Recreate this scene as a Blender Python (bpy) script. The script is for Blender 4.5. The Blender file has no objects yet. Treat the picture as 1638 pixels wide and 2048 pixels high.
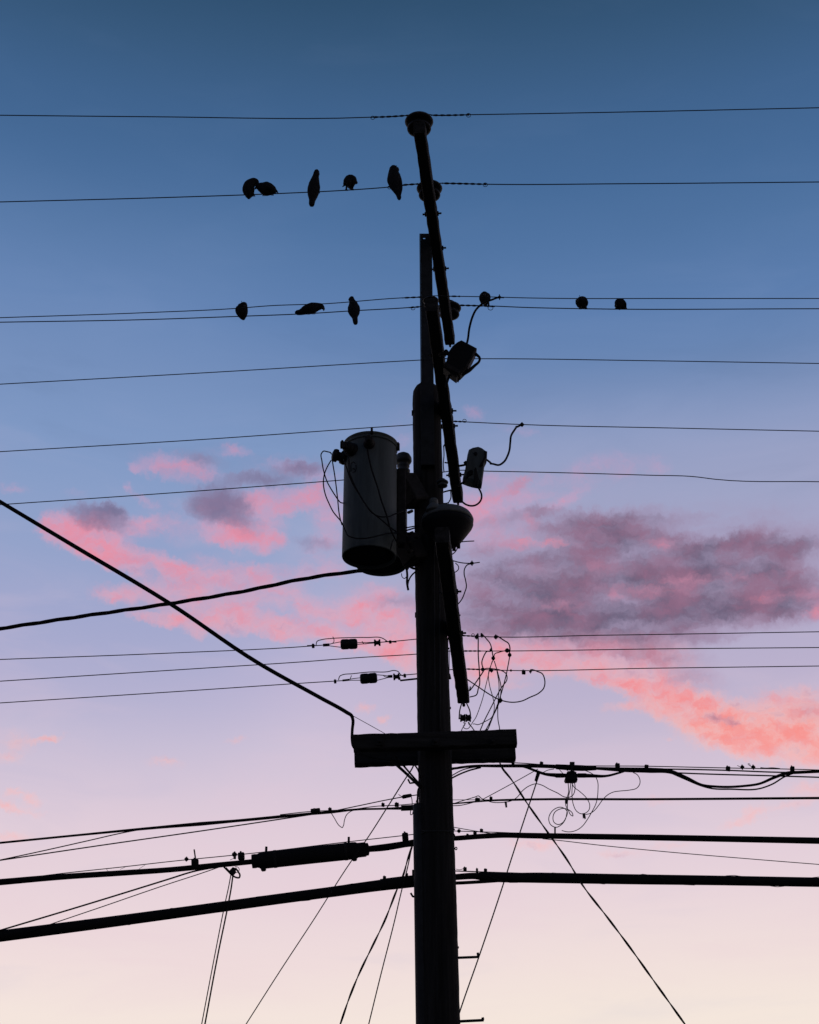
import bpy, bmesh, math, random
from math import radians as R, sin, cos, tan, atan, pi
from mathutils import Vector as V
random.seed(7)
S = bpy.context.scene
COL = S.collection

# ------------------------------------------------------------------ camera
PITCH = R(28.0); F = 2974.0; W, H = 1638.0, 2048.0; CAMZ = 1.6
cam_d = bpy.data.cameras.new('camera'); cam = bpy.data.objects.new('camera', cam_d); COL.objects.link(cam)
cam.location = (0, 0, CAMZ); cam.rotation_euler = (pi/2 + PITCH, 0, 0)
cam_d.sensor_fit = 'VERTICAL'; cam_d.sensor_height = 24.0
cam_d.lens = 24.0 * F / H
cam_d.clip_start = 0.05; cam_d.clip_end = 20000
S.camera = cam
S.render.resolution_x, S.render.resolution_y = 819, 1024
S.view_settings.view_transform = 'Standard'; S.view_settings.look = 'None'
S.view_settings.exposure = 0; S.view_settings.gamma = 1; S.view_settings.use_curve_mapping = False

# a photo pixel (1638 x 2048) seen at ground distance Y, or at height z over the lens
def ray(px, py):
    u = (px - W/2)/F; v = (H/2 - py)/F
    return V((u, cos(PITCH) - v*sin(PITCH), sin(PITCH) + v*cos(PITCH)))
def at(px, py, Y):
    d = ray(px, py); p = d*(Y/d.y); p.z += CAMZ; return p
def at_z(px, py, z):
    d = ray(px, py); p = d*(z/d.z); p.z += CAMZ; return p
def pxm(px, py, Y):                      # metres per photo pixel there
    return (Y/ray(px, py).y)/F

# ------------------------------------------------------------------ dusk sky
def lin(c):
    c = c/255.0
    return c/12.92 if c <= .04045 else ((c+.055)/1.055)**2.4
def rgb(h, a=1.0):
    h = h.lstrip('#'); return (lin(int(h[0:2], 16)), lin(int(h[2:4], 16)), lin(int(h[4:6], 16)), a)

world = bpy.data.worlds.new('World'); S.world = world; world.use_nodes = True
nt = world.node_tree; nt.nodes.clear(); L = nt.links
def N(t, **kw):
    n = nt.nodes.new(t)
    for k, v in kw.items(): setattr(n, k, v)
    return n
def setin(n, i, v):
    if isinstance(v, bpy.types.NodeSocket): L.new(v, n.inputs[i])
    elif v is not None: n.inputs[i].default_value = v
def M(op, a, b=None, c=None, clamp=False):
    n = N('ShaderNodeMath', operation=op, use_clamp=clamp)
    setin(n, 0, a); setin(n, 1, b); setin(n, 2, c); return n.outputs[0]
def VM(op, a, b=None):
    n = N('ShaderNodeVectorMath', operation=op); setin(n, 0, a); setin(n, 1, b); return n.outputs[0]
def SS(x, a, b, lo=0.0, hi=1.0):
    n = N('ShaderNodeMapRange', interpolation_type='SMOOTHSTEP')
    setin(n, 0, x); setin(n, 1, a); setin(n, 2, b); setin(n, 3, lo); setin(n, 4, hi); return n.outputs[0]
def MIX(f, a, b):
    n = N('ShaderNodeMix', data_type='RGBA'); setin(n, 0, f); setin(n, 6, a); setin(n, 7, b); return n.outputs[2]
def NOISE(vec, scale, detail=5.0, rough=.55, dist=0.0, out=0, dim='2D'):
    n = N('ShaderNodeTexNoise', noise_dimensions=dim); setin(n, 'Vector', vec)
    n.inputs['Scale'].default_value = scale; n.inputs['Detail'].default_value = detail
    n.inputs['Roughness'].default_value = rough; n.inputs['Distortion'].default_value = dist
    return n.outputs[out]
def RAMP(fac, stops):
    n = N('ShaderNodeValToRGB'); setin(n, 0, fac); e = n.color_ramp.elements
    while len(e) > 1: e.remove(e[-1])
    e[0].position, e[0].color = stops[0]
    for p, c in stops[1:]:
        k = e.new(p); k.color = c
    return n.outputs[0]

dirv = N('ShaderNodeTexCoord').outputs['Generated']
sx = N('ShaderNodeSeparateXYZ'); L.new(dirv, sx.inputs[0])
az = M('MULTIPLY', M('ARCTAN2', sx.outputs[0], sx.outputs[1]), 180/pi)
el = M('MULTIPLY', M('ARCSINE', sx.outputs[2]), 180/pi)
cx = N('ShaderNodeCombineXYZ'); setin(cx, 0, az); setin(cx, 1, el); cv = cx.outputs[0]

def elev(y): return 28.0 + math.degrees(atan((H/2-y)/F))
def ef(e): return (e + 10)/100.0
elf = M('DIVIDE', M('ADD', el, 10.0), 100.0, clamp=True)
front = [(-120, '#f6e8da'), (2048, '#f4e5dd'), (1930, '#efdcdc'), (1800, '#e8d4db'), (1650, '#dfccd9'),
         (1500, '#d2c4d8'), (1380, '#c6bad5'), (1260, '#b6b1d1'), (1140, '#a2aacd'), (1020, '#90a2c8'),
         (900, '#7e97c1'), (780, '#6f8ab6'), (640, '#5d7eae'), (500, '#5174a2'), (380, '#476b98'),
         (240, '#40638d'), (110, '#38597d'), (0, '#305070')]
st = [(ef(-10), rgb('#f0dcc8')), (ef(2), rgb('#f6e8d8'))]
for y, h in front[1:]: st.append((ef(elev(y)), rgb(h)))
st += [(ef(62), rgb('#1d3a54')), (ef(90), rgb('#10243a'))]
fcol = RAMP(elf, st)
bcol = RAMP(elf, [(ef(-10), rgb('#1d2230')), (ef(4), rgb('#202738')), (ef(14), rgb('#20283b')), (ef(30), rgb('#172233')),
                  (ef(55), rgb('#111f30')), (ef(90), rgb('#10243a'))])
backf = SS(sx.outputs[1], 0.55, -0.35)
sky = MIX(backf, fcol, bcol)
# a little cooler to the left of the afterglow, a little more lilac to the right
side = SS(M('ADD', az, M('MULTIPLY', NOISE(cv, .05, 2.0), 8.0)), -14.0, 14.0)
midband = M('MULTIPLY', SS(el, 15.0, 23.0), SS(el, 42.0, 30.0))
sky = MIX(M('MULTIPLY', M('MULTIPLY', SS(side, .75, .1), midband), .42), sky, rgb('#7f99c6'))
sky = MIX(M('MULTIPLY', M('MULTIPLY', SS(side, .45, .95), M('MULTIPLY', SS(el, 15.0, 22.0), SS(el, 34.0, 28.0))), .45), sky, rgb('#ada6c2'))
sky = MIX(M('MULTIPLY', M('MULTIPLY', SS(side, .55, 1.0), SS(el, 15.0, 9.0)), .35), sky, rgb('#f5e9da'))

# faint high streaks so the open sky is never quite even
hs = N('ShaderNodeMapping'); L.new(cv, hs.inputs[0]); hs.inputs[2].default_value = (0, 0, R(-8)); hs.inputs[3].default_value = (.10, .42, 1)
hz = NOISE(hs.outputs[0], 1.0, 5.0, .55, .4)
sky = MIX(M('MULTIPLY', SS(hz, .48, .75, 0, .16), SS(el, 40.0, 28.0, .12, 1.0)), sky, MIX(SS(el, 20.0, 34.0), rgb('#e6c9d6'), rgb('#8fa3cc')))
sky = MIX(M('MULTIPLY', SS(hz, .46, .25, 0, .10), SS(el, 40.0, 28.0, .2, 1.0)), sky, MIX(SS(el, 20.0, 34.0), rgb('#a9aed2'), rgb('#34577f')))
# clouds: (photo x, y, half width, half height, tilt, strength)
PINK = [(238,1052,50,28,0,.9),(160,1062,50,26,0,.7),(470,1000,80,40,0,.35),(980,1010,70,60,0,.4),(1060,1000,90,40,-10,.3),(455,905,50,12,0,.3),(560,930,70,16,-8,.4),(690,990,50,40,0,.4),(250,1185,40,14,0,.4),(640,1130,60,20,0,.35),(750,1175,60,16,0,.4),(1200,960,120,40,0,.22),(198,1090,58,28,15,1.1),(142,1066,44,22,15,.8),(488,1072,54,22,5,1.0),(566,1000,60,20,-10,.9),(350,940,62,16,0,.8),(316,1124,50,14,10,.8),(205,1092,48,30,10,.7),(262,1048,22,16,0,.5),(430,1055,40,28,0,.4),(22,975,32,11,0,.5),(154,988,22,8,0,.4),(185,1078,75,32,18,1.1),(208,1108,32,20,0,1),(113,1065,30,22,15,.9),(287,1040,22,7,-15,.7),
 (354,935,68,22,4,.95),(267,935,12,7,0,.6),(472,899,32,11,8,.55),(259,976,11,10,0,.6),(292,999,24,10,20,.35),
 (559,1000,66,22,-10,1.25),(612,988,30,12,-20,.7),(626,950,48,16,0,.7),(482,1073,60,24,5,1.15),(533,1050,32,32,0,.9),(349,1045,60,40,0,.42),
 (646,1019,34,26,0,.7),(667,1060,34,24,0,.45),(626,1094,55,22,0,.35),(313,1124,50,17,10,1.0),(262,1142,26,13,10,.85),(446,1142,62,22,10,1.05),
 (538,1153,62,20,5,.9),(369,1163,66,18,0,.8),(287,1191,84,18,0,.85),(226,1196,32,9,0,.6),(340,1188,60,18,0,.8),(492,1199,55,26,0,.85),(579,1183,36,16,0,.6),
 (308,1229,52,12,0,.75),(338,1243,46,10,4,.75),(426,1240,66,26,0,1.1),(392,1262,14,16,0,.6),(513,1250,76,20,6,1.05),(590,1262,95,18,8,1.05),(667,1230,90,26,4,.9),
 (718,1209,76,26,0,.75),(769,1245,80,40,0,.9),(641,1147,50,12,0,.45),(790,1306,66,20,20,1.0),(815,1330,40,20,20,1.0),(690,1285,70,14,14,.8),(430,1190,90,40,0,.5),(810,1270,60,40,0,.7),
 (810,880,40,60,0,.3),(949,826,22,13,10,.6),(1033,859,40,9,12,.7),(1222,928,60,22,0,.3),(1320,933,18,22,0,.34),(991,997,42,15,-15,.65),(982,958,36,12,0,.45),
 (1111,1011,66,10,-22,.4),(1019,1078,56,18,0,.55),(960,1030,40,40,0,.45),(950,1100,40,70,0,.35),
 
 (1019,1290,125,28,2,1.0),(1157,1296,135,28,4,1.05),(1262,1300,100,30,6,1.0),(972,1334,66,26,0,.95),(1088,1334,95,18,2,1.0),(1014,1371,44,12,0,.5),(949,1357,36,16,0,.6),
 (1241,1353,90,20,10,1.05),(1262,1378,66,13,15,1.0),(1330,1356,85,30,10,.9),(1345,1394,64,22,24,1.1),(1310,1413,42,18,20,1.0),(1389,1424,74,25,20,1.15),(1428,1452,74,36,20,1.2),
 (1482,1460,95,38,10,1.2),(1551,1460,95,40,4,1.2),(1620,1470,85,46,6,1.2),(1602,1503,90,26,12,1.05),(1482,1497,54,18,18,.9),(1389,1390,54,12,10,.7),(1620,1408,66,28,0,.5),(1540,1395,70,20,0,.4),
 (1250,1415,38,10,0,.42),(1336,1475,9,3,0,.4),(1505,1627,28,11,-30,.62),(1472,1648,28,9,-8,.66),(1574,1612,76,9,-6,.4),(1620,1577,34,14,0,.45),(1065,1688,56,11,0,.5),(1343,1690,40,7,0,.42),(1250,1708,44,9,0,.42),
 (20,1488,36,25,0,.4),(97,1477,28,7,-14,.5),(13,1518,20,10,0,.42),(472,1477,20,5,-6,.36),(328,1524,36,10,0,.25),(731,1415,17,9,0,.62),(767,1436,15,7,-20,.56),
 (5,1607,28,10,6,.8),(64,1600,14,11,0,.75),(31,1585,24,8,0,.45),(41,1619,38,6,6,.65),(31,1672,34,9,-6,.55),(1330,1600,40,8,0,.2)]
TOPS = [(1063,1039,17,15,10,.8),(1116,1088,34,11,4,.85),(1046,1087,30,10,0,.6),(1324,1090,34,11,6,.7),(1231,1189,16,15,0,1.0),(1292,1180,66,14,4,.8),(1111,1212,46,12,0,.6),(1537,1195,34,10,0,.6),(1622,1187,34,12,0,.6),(1634,1226,16,15,0,1.2),(1481,1152,95,12,4,.4),(1037,970,30,10,-27,1.1),(1160,1135,110,16,4,.35),(1019,1078,56,16,0,.5),(1380,1160,60,10,4,.4)]
PINK = [(x, y, rx, ry, t, a + (.32 if y > 1390 and a < .8 else (.12 if a < .5 else 0))) for x, y, rx, ry, t, a in PINK]
DARK = [(560,955,60,12,-6,.4),(640,1088,60,16,0,.3),(200,1030,56,22,6,.5),(440,1000,56,26,0,.5),(198,1036,40,18,4,.8),(225,1020,20,10,0,.6),(438,1012,42,26,0,.6),(476,1030,36,20,20,.5),(478,958,40,10,-6,.5),(605,935,42,10,-4,.4),(400,918,40,11,6,.4),(1290,1150,340,110,0,.72),(1240,1215,230,50,0,.45),(1440,1120,130,45,0,.4),(1090,1170,190,95,0,.55),(1230,1060,120,40,0,.35),(1560,1130,120,70,0,.3),(1250,1285,150,20,0,.5),(200,1042,46,22,6,.95),(225,1022,22,12,0,.6),(398,920,44,13,6,.6),(441,1014,46,28,0,1.0),(478,960,44,11,-6,.75),(544,962,36,12,4,.55),(605,937,46,11,-4,.6),(484,1042,38,24,15,.8),(790,1206,46,12,0,.35),(640,1085,40,12,0,.3),
 (1014,1040,56,14,0,.6),(1088,1020,28,9,0,.5),(1208,1046,60,23,0,.85),(1320,1030,66,13,8,.5),(1120,1058,54,10,0,.6),(1250,1080,110,30,0,.65),(1450,1122,92,32,0,1.05),(1458,1090,64,14,-4,.7),
 (1342,1166,96,19,-6,.85),(1296,1146,44,14,0,.7),(1148,1141,120,28,0,.55),(1074,1164,105,36,0,.75),(1160,1180,70,24,0,.6),(1250,1226,165,33,0,1.1),(1019,1230,135,34,4,.9),(1181,1249,145,26,0,1.0),
 (1574,1194,105,28,4,.95),(1551,1226,85,24,4,.9),(1602,1081,64,25,-8,.45),(1495,1222,56,20,0,.6),(1400,1215,90,26,0,.7),(1481,1150,95,15,4,.6),(1343,1322,72,24,10,.75),(1389,1362,64,18,12,.45),(1426,1437,20,10,10,.8),(1466,1443,13,7,0,.7),(1620,1420,50,22,0,.4),(1380,1270,90,18,0,.4)]
warp1 = NOISE(cv, .55, 4.0, .6, 0.0, 1)
warp2 = NOISE(cv, 2.1, 4.0, .6, 0.0, 1)
wv = VM('ADD', cv, VM('MULTIPLY', VM('SUBTRACT', warp1, (.5, .5, .5)), (.6, .42, 0)))
warp3 = NOISE(cv, 6.5, 3.0, .6, 0.0, 1)
wv = VM('ADD', wv, VM('MULTIPLY', VM('SUBTRACT', warp3, (.5, .5, .5)), (.22, .16, 0)))
wv = VM('ADD', wv, VM('MULTIPLY', VM('SUBTRACT', warp2, (.5, .5, .5)), (.6, .45, 0)))
def blobs(lst, grow):
    tot = None
    for (x, y, rx, ry, rot, a) in lst:
        d = ray(x, y).normalized()
        A = math.degrees(math.atan2(d.x, d.y)); E = math.degrees(math.asin(d.z))
        k = math.degrees(1/F)*cos(R(E)-PITCH)
        mp = N('ShaderNodeMapping', vector_type='TEXTURE'); L.new(wv, mp.inputs[0])
        mp.inputs[1].default_value = (A, E, 0); mp.inputs[2].default_value = (0, 0, -R(rot))
        mp.inputs[3].default_value = (rx*k*grow/cos(R(E)), ry*k*grow, 1)
        g = N('ShaderNodeTexGradient', gradient_type='SPHERICAL'); L.new(mp.outputs[0], g.inputs[0])
        tot = M('MULTIPLY', g.outputs['Fac'], a) if tot is None else M('MULTIPLY_ADD', g.outputs['Fac'], a, tot)
    return tot
str1 = N('ShaderNodeMapping'); L.new(wv, str1.inputs[0]); str1.inputs[3].default_value = (.62, 1.0, 1)
fb = NOISE(str1.outputs[0], .95, 8.0, .6)            # billows
fup = NOISE(VM('ADD', str1.outputs[0], (.04, .32, 0)), .95, 8.0, .6)
fs = NOISE(str1.outputs[0], 3.0, 6.0, .62)           # wisps
str2 = N('ShaderNodeMapping'); L.new(wv, str2.inputs[0]); str2.inputs[3].default_value = (.34, 1.0, 1)
fd = NOISE(str2.outputs[0], .85, 6.0, .55)           # long soft streaks of the darker cloud
fbm = M('ADD', M('MULTIPLY', M('SUBTRACT', fb, .5), 2.1), M('MULTIPLY', M('SUBTRACT', fs, .5), .9))
fbd = M('ADD', M('MULTIPLY', M('SUBTRACT', fd, .5), 2.0), M('MULTIPLY', M('SUBTRACT', fs, .5), .22))
lit = M('MULTIPLY', M('SUBTRACT', fup, fb), 2.2)      # undersides catch the last light
ff = NOISE(str1.outputs[0], 8.5, 4.0, .6)
def PUFF(vec, scale):
    n = N('ShaderNodeTexVoronoi', feature='SMOOTH_F1', voronoi_dimensions='2D'); L.new(vec, n.inputs['Vector'])
    n.inputs['Scale'].default_value = scale; n.inputs['Smoothness'].default_value = .45
    n.inputs['Detail'].default_value = 1.0; n.inputs['Roughness'].default_value = .5
    return M('SUBTRACT', .47, n.outputs['Distance'])
puff = M('ADD', M('MULTIPLY', PUFF(str1.outputs[0], .95), .9), M('MULTIPLY', PUFF(str1.outputs[0], 2.3), .35))
fine = M('MULTIPLY', M('SUBTRACT', ff, .5), .42)
pf = blobs(PINK, 1.7); df = blobs(DARK, 1.75); tf = blobs(TOPS, 1.75)
dfc = M('SUBTRACT', 1.0, M('POWER', 2.718, M('MULTIPLY', df, -1.0)))
def dens(f, k, n, amp):
    gate = SS(f, .03, .40)
    fc = M('SUBTRACT', 1.0, M('POWER', 2.718, M('MULTIPLY', f, -k)))
    return M('MULTIPLY_ADD', M('MULTIPLY', n, amp), gate, fc)
nz = M('ADD', M('MULTIPLY_ADD', puff, .6, M('MULTIPLY', fbm, .62)), fine)
pq = dens(pf, 1.2, nz, .56); dq = dens(df, 1.15, M('ADD', fbd, M('MULTIPLY', fine, .25)), .50); tq = dens(tf, 1.2, nz, .55)
pd = SS(pq, .08, 1.05)
dd = SS(dq, .06, 1.12)
td = SS(tq, .05, .85)
# the same kind of broken cloud all round the sunset half of the horizon, outside the part in view
gen_n = NOISE(VM('MULTIPLY', dirv, (1, 1, 2.6)), 4.2, 7.0, .6, dim='3D')
outm = M('MULTIPLY', SS(M('ABSOLUTE', az), 16.5, 24.0), M('MULTIPLY', SS(el, 3.0, 12.0), SS(el, 40.0, 24.0)))
gen = M('MULTIPLY', SS(gen_n, .50, .68), M('MULTIPLY', outm, SS(sx.outputs[1], -.5, .4)))
pd = M('MAXIMUM', pd, M('MULTIPLY', gen, .8))
dd = M('MAXIMUM', dd, M('MULTIPLY', SS(gen_n, .58, .74), M('MULTIPLY', outm, SS(sx.outputs[1], -.6, .3, .0, .8))))
pl = RAMP(elf, [(ef(8), rgb('#f9d6cf')), (ef(elev(1650)), rgb('#f3c3c6')), (ef(elev(1480)), rgb('#f9b9b2')), (ef(elev(1300)), rgb('#e6acbb')), (ef(elev(1100)), rgb('#d3a3bf')), (ef(elev(900)), rgb('#b99dc1')), (ef(36), rgb('#a795c0'))])
ph = RAMP(elf, [(ef(8), rgb('#ffc2b6')), (ef(elev(1650)), rgb('#fdb0ac')), (ef(elev(1480)), rgb('#fd8579')), (ef(elev(1300)), rgb('#f58a94')), (ef(elev(1100)), rgb('#f08a9c')), (ef(elev(900)), rgb('#d48ea9')), (ef(36), rgb('#b98bb0'))])
pcol = MIX(SS(M('ADD', pq, lit), .36, 1.30), pl, ph)
pcol = MIX(SS(M('ADD', M('MULTIPLY', lit, -1.0), M('MULTIPLY', fine, .15)), .12, .75, 0, .5), pcol, rgb('#a585a8'))
tcol = MIX(SS(M('ADD', tq, lit), .45, 1.1), rgb('#c389a4'), rgb('#f08797'))
dcol = MIX(SS(M('ADD', M('MULTIPLY', fd, .45), M('MULTIPLY', fb, .55)), .33, .66), rgb('#565069'), rgb('#8d637d'))
dcol = MIX(SS(M('ADD', dq, M('MULTIPLY', fine, .2)), 1.0, .3), dcol, rgb('#a48aa8'))
dcol = MIX(SS(az, -4.0, 2.0), MIX(.6, dcol, rgb('#6a668c')), dcol)
veil = M('SUBTRACT', 1.0, M('POWER', 2.718, M('MULTIPLY', M('ADD', pf, M('MULTIPLY', tf, .5)), -.9)))
sky = MIX(M('MULTIPLY', SS(veil, .03, 1.0), .27), sky, pl)
sky = MIX(M('MULTIPLY', pd, .84), sky, pcol)
sky = MIX(M('MULTIPLY', SS(dfc, .1, 1.0), .38), sky, rgb('#a58fae'))
sky = MIX(M('MULTIPLY', dd, SS(az, -4.0, 1.0, .74, .92)), sky, dcol)
sky = MIX(M('MULTIPLY', td, .80), sky, tcol)
bg = N('ShaderNodeBackground'); L.new(sky, bg.inputs[0]); bg.inputs[1].default_value = 1.0
ow = N('ShaderNodeOutputWorld'); L.new(bg.outputs[0], ow.inputs[0])
world.cycles.sampling_method = 'MANUAL'; world.cycles.sample_map_resolution = 512

# ------------------------------------------------------------------ materials
def mat(name, base, rough=.7, metal=0.0, spec=.3, var=.35, scale=(8, 8, 8), bump=0.0, bscale=30.0, stretch=None):
    m = bpy.data.materials.new(name); m.use_nodes = True
    t = m.node_tree; b = t.nodes['Principled BSDF']
    tc = t.nodes.new('ShaderNodeTexCoord'); mp = t.nodes.new('ShaderNodeMapping')
    t.links.new(tc.outputs['Object'], mp.inputs[0]); mp.inputs[3].default_value = scale
    nz = t.nodes.new('ShaderNodeTexNoise'); t.links.new(mp.outputs[0], nz.inputs['Vector'])
    nz.inputs['Scale'].default_value = 1.0; nz.inputs['Detail'].default_value = 6; nz.inputs['Roughness'].default_value = .65
    cr = t.nodes.new('ShaderNodeValToRGB'); t.links.new(nz.outputs[0], cr.inputs[0])
    e = cr.color_ramp.elements
    e[0].position = .3; e[1].position = .7
    e[0].color = (*[c*(1-var) for c in base], 1); e[1].color = (*[min(1, c*(1+var)) for c in base], 1)
    t.links.new(cr.outputs[0], b.inputs['Base Color'])
    b.inputs['Roughness'].default_value = rough; b.inputs['Metallic'].default_value = metal
    b.inputs['Specular IOR Level'].default_value = spec
    if bump:
        bp = t.nodes.new('ShaderNodeBump'); bp.inputs['Strength'].default_value = bump; bp.inputs['Distance'].default_value = .01
        t.links.new(nz.outputs[0], bp.inputs['Height']); t.links.new(bp.outputs[0], b.inputs['Normal'])
    return m
WOOD = mat('weathered_pole_wood', (.025, .024, .024), .9, 0, .12, .55, (38, 38, 1.6), .7)
ARMW = mat('weathered_arm_wood', (.034, .033, .032), .9, 0, .12, .5, (30, 2.2, 30), .6)
ARMX = mat('weathered_beam_wood', (.034, .033, .032), .9, 0, .12, .5, (2.2, 30, 30), .6)
PORC = mat('brown_porcelain', (.021, .02, .021), .55, 0, .2, .2, (10, 10, 10))
GREYP = mat('grey_porcelain', (.075, .083, .086), .55, 0, .25, .15, (10, 10, 10))
TANK = mat('grey_tank_paint', (.095, .115, .118), .65, 0, .2, .3, (14, 14, 1.5), .05)
GALV = mat('dull_galvanised_steel', (.036, .038, .04), .7, .2, .2, .3, (14, 14, 14))
STEEL = mat('dark_rusted_steel', (.034, .033, .034), .85, .1, .12, .4, (20, 20, 20), .1)
RUBB = mat('black_cable_jacket', (.015, .015, .017), .85, 0, .15, .2, (6, 6, 6))
WIRE = mat('tarnished_wire', (.05, .05, .052), .75, .2, .2, .3, (30, 30, 30))
FEATH = mat('dark_plumage', (.024, .024, .027), .9, 0, .08, .5, (60, 60, 60), .1)
HORN = mat('dark_horn', (.04, .036, .033), .6, 0, .3, .2, (60, 60, 60))
LAMPG = mat('lamp_housing_paint', (.13, .14, .14), .6, 0, .3, .15, (6, 6, 6))
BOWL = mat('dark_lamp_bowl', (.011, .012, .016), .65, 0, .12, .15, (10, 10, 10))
DIRT = mat('dry_verge_ground', (.075, .07, .055), .95, 0, .1, .5, (.6, .6, .6), .3)
BANDM = mat('pale_glaze_band', (.25, .24, .235), .6, 0, .3, .1, (10, 10, 10))

# ------------------------------------------------------------------ mesh helpers
class MB:
    def __init__(s): s.v = []; s.f = []; s.sm = []
    def add(s, vs, fs, smooth=False):
        o = len(s.v); s.v += [V(p) for p in vs]
        for f in fs: s.f.append(tuple(i+o for i in f)); s.sm.append(smooth)
        return s
    def tube(s, pts, r, n=8, cap=True, closed=False):
        pts = [V(p) for p in pts]; m = len(pts)
        rs = [r]*m if not isinstance(r, (list, tuple)) else r
        vs, fs = [], []; nrm = None
        for i, p in enumerate(pts):
            a = pts[i-1] if (i > 0 or closed) else p; b = pts[(i+1) % m] if (i < m-1 or closed) else p
            t = (b-a)
            t = t.normalized() if t.length > 1e-9 else V((0, 0, 1))
            if nrm is None:
                up = V((0, 0, 1)) if abs(t.z) < .9 else V((1, 0, 0))
                nrm = t.cross(up).normalized()
            nrm = (nrm - t*nrm.dot(t)); nrm = nrm.normalized() if nrm.length > 1e-9 else t.orthogonal().normalized()
            bn = t.cross(nrm)
            for k in range(n):
                q = 2*pi*k/n; vs.append(p + (nrm*cos(q) + bn*sin(q))*rs[i])
        for i in range(m if closed else m-1):
            j = (i+1) % m
            for k in range(n):
                fs.append((i*n+k, i*n+(k+1) % n, j*n+(k+1) % n, j*n+k))
        if cap and not closed:
            fs.append(tuple(range(n-1, -1, -1))); fs.append(tuple((m-1)*n+k for k in range(n)))
        return s.add(vs, fs, True)
    def lathe(s, c, prof, n=28, axis=None, smooth=True):
        c = V(c); ax = V(axis).normalized() if axis is not None else V((0, 0, 1))
        a = ax.orthogonal().normalized(); b = ax.cross(a)
        vs, fs = [], []
        for r, z in prof:
            for k in range(n):
                q = 2*pi*k/n; vs.append(c + ax*z + (a*cos(q)+b*sin(q))*max(r, 1e-4))
        for i in range(len(prof)-1):
            for k in range(n):
                fs.append((i*n+k, i*n+(k+1) % n, (i+1)*n+(k+1) % n, (i+1)*n+k))
        fs.append(tuple(range(n-1, -1, -1))); fs.append(tuple((len(prof)-1)*n+k for k in range(n)))
        return s.add(vs, fs, smooth)
    def box(s, c, sx, sy, sz, ux=(1, 0, 0), uy=(0, 1, 0), ch=.12):
        c = V(c); X = V(ux).normalized(); Yv = V(uy); Yv = (Yv - X*Yv.dot(X)).normalized(); Z = X.cross(Yv)
        bm = bmesh.new(); bmesh.ops.create_cube(bm, size=1)
        for v in bm.verts: v.co = V((v.co.x*sx, v.co.y*sy, v.co.z*sz))
        if ch: bmesh.ops.bevel(bm, geom=bm.edges[:], offset=min(sx, sy, sz)*ch, segments=1, affect='EDGES')
        bm.verts.index_update()
        s.add([c + X*v.co.x + Yv*v.co.y + Z*v.co.z for v in bm.verts], [tuple(v.index for v in f.verts) for f in bm.faces])
        bm.free(); return s
    def prism(s, outline, Y, d, inset=.88):
        n = len(outline); cx_ = sum(p[0] for p in outline)/n; cy_ = sum(p[1] for p in outline)/n
        rings = [(inset, -d/2), (1, -d/2+.14*d), (1, d/2-.14*d), (inset, d/2)]
        vs, fs = [], []
        base = [at(x, y, Y) for x, y in outline]; c = at(cx_, cy_, Y)
        for k, dy in rings:
            for p in base: vs.append(c + (p-c)*k + V((0, dy, 0)))
        for i in range(3):
            for k in range(n): fs.append((i*n+k, i*n+(k+1) % n, (i+1)*n+(k+1) % n, (i+1)*n+k))
        fs.append(tuple(range(n-1, -1, -1))); fs.append(tuple(3*n+k for k in range(n)))
        return s.add(vs, fs)
    def make(s, name, m, parent=None):
        if parent is None:
            xs = [p.x for p in s.v]; ys = [p.y for p in s.v]; zs = [p.z for p in s.v]
            o = V(((min(xs)+max(xs))/2, (min(ys)+max(ys))/2, min(zs)))
        else: o = V(parent['w0'])
        me = bpy.data.meshes.new(name); me.from_pydata([p-o for p in s.v], [], s.f); me.materials.append(m)
        me.polygons.foreach_set('use_smooth', s.sm)
        bm = bmesh.new(); bm.from_mesh(me); bmesh.ops.recalc_face_normals(bm, faces=bm.faces[:]); bm.to_mesh(me); bm.free()
        ob = bpy.data.objects.new(name, me); COL.objects.link(ob)
        ob['w0'] = tuple(o)
        if parent is None: ob.location = o
        else: ob.parent = parent
        return ob
def tag(o, label, cat, group=None):
    o['label'] = label; o['category'] = cat
    if group: o['group'] = group
    return o
def empty(name, loc, label, cat, group=None):
    o = bpy.data.objects.new(name, None); COL.objects.link(o); o.location = loc; o['w0'] = tuple(loc)
    o.empty_display_size = .2
    return tag(o, label, cat, group)

def crom(P, k=7):
    if len(P) < 3: return P
    out = []; n = len(P)
    for i in range(n-1):
        p1, p2 = P[i], P[i+1]
        p0 = P[i-1] if i else p1*2 - p2
        p3 = P[i+2] if i+2 < n else p2*2 - p1
        d1 = max((p2-p1).length, 1e-6); d0 = max((p1-p0).length, 1e-6); d2 = max((p3-p2).length, 1e-6)
        m1 = ((p1-p0)/d0*d1 + (p2-p1))/(d0+d1)*d1 if True else 0
        v1 = ((p2-p1)/d1*d0 + (p1-p0)/d0*d1)/(d0+d1)*d1
        v2 = ((p3-p2)/d2*d1 + (p2-p1)/d1*d2)/(d1+d2)*d1
        for j in range(k):
            t = j/k; t2 = t*t; t3 = t2*t
            out.append(p1*(2*t3-3*t2+1) + v1*(t3-2*t2+t) + p2*(-2*t3+3*t2) + v2*(t3-t2))
    out.append(P[-1]); return out
def lerp_list(w, n_out):
    m = len(w)
    return [w[min(int(i*(m-1)/(n_out-1)), m-2)]*(1-((i*(m-1)/(n_out-1)) % 1 if i < n_out-1 else 1)) + w[min(int(i*(m-1)/(n_out-1)), m-2)+1]*((i*(m-1)/(n_out-1)) % 1 if i < n_out-1 else 1) for i in range(n_out)]
def dense(pts, step):
    out = [pts[0]]
    for a, b in zip(pts, pts[1:]):
        n = max(1, int((b-a).length/step))
        for i in range(1, n+1): out.append(a.lerp(b, i/n))
    return out
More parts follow.
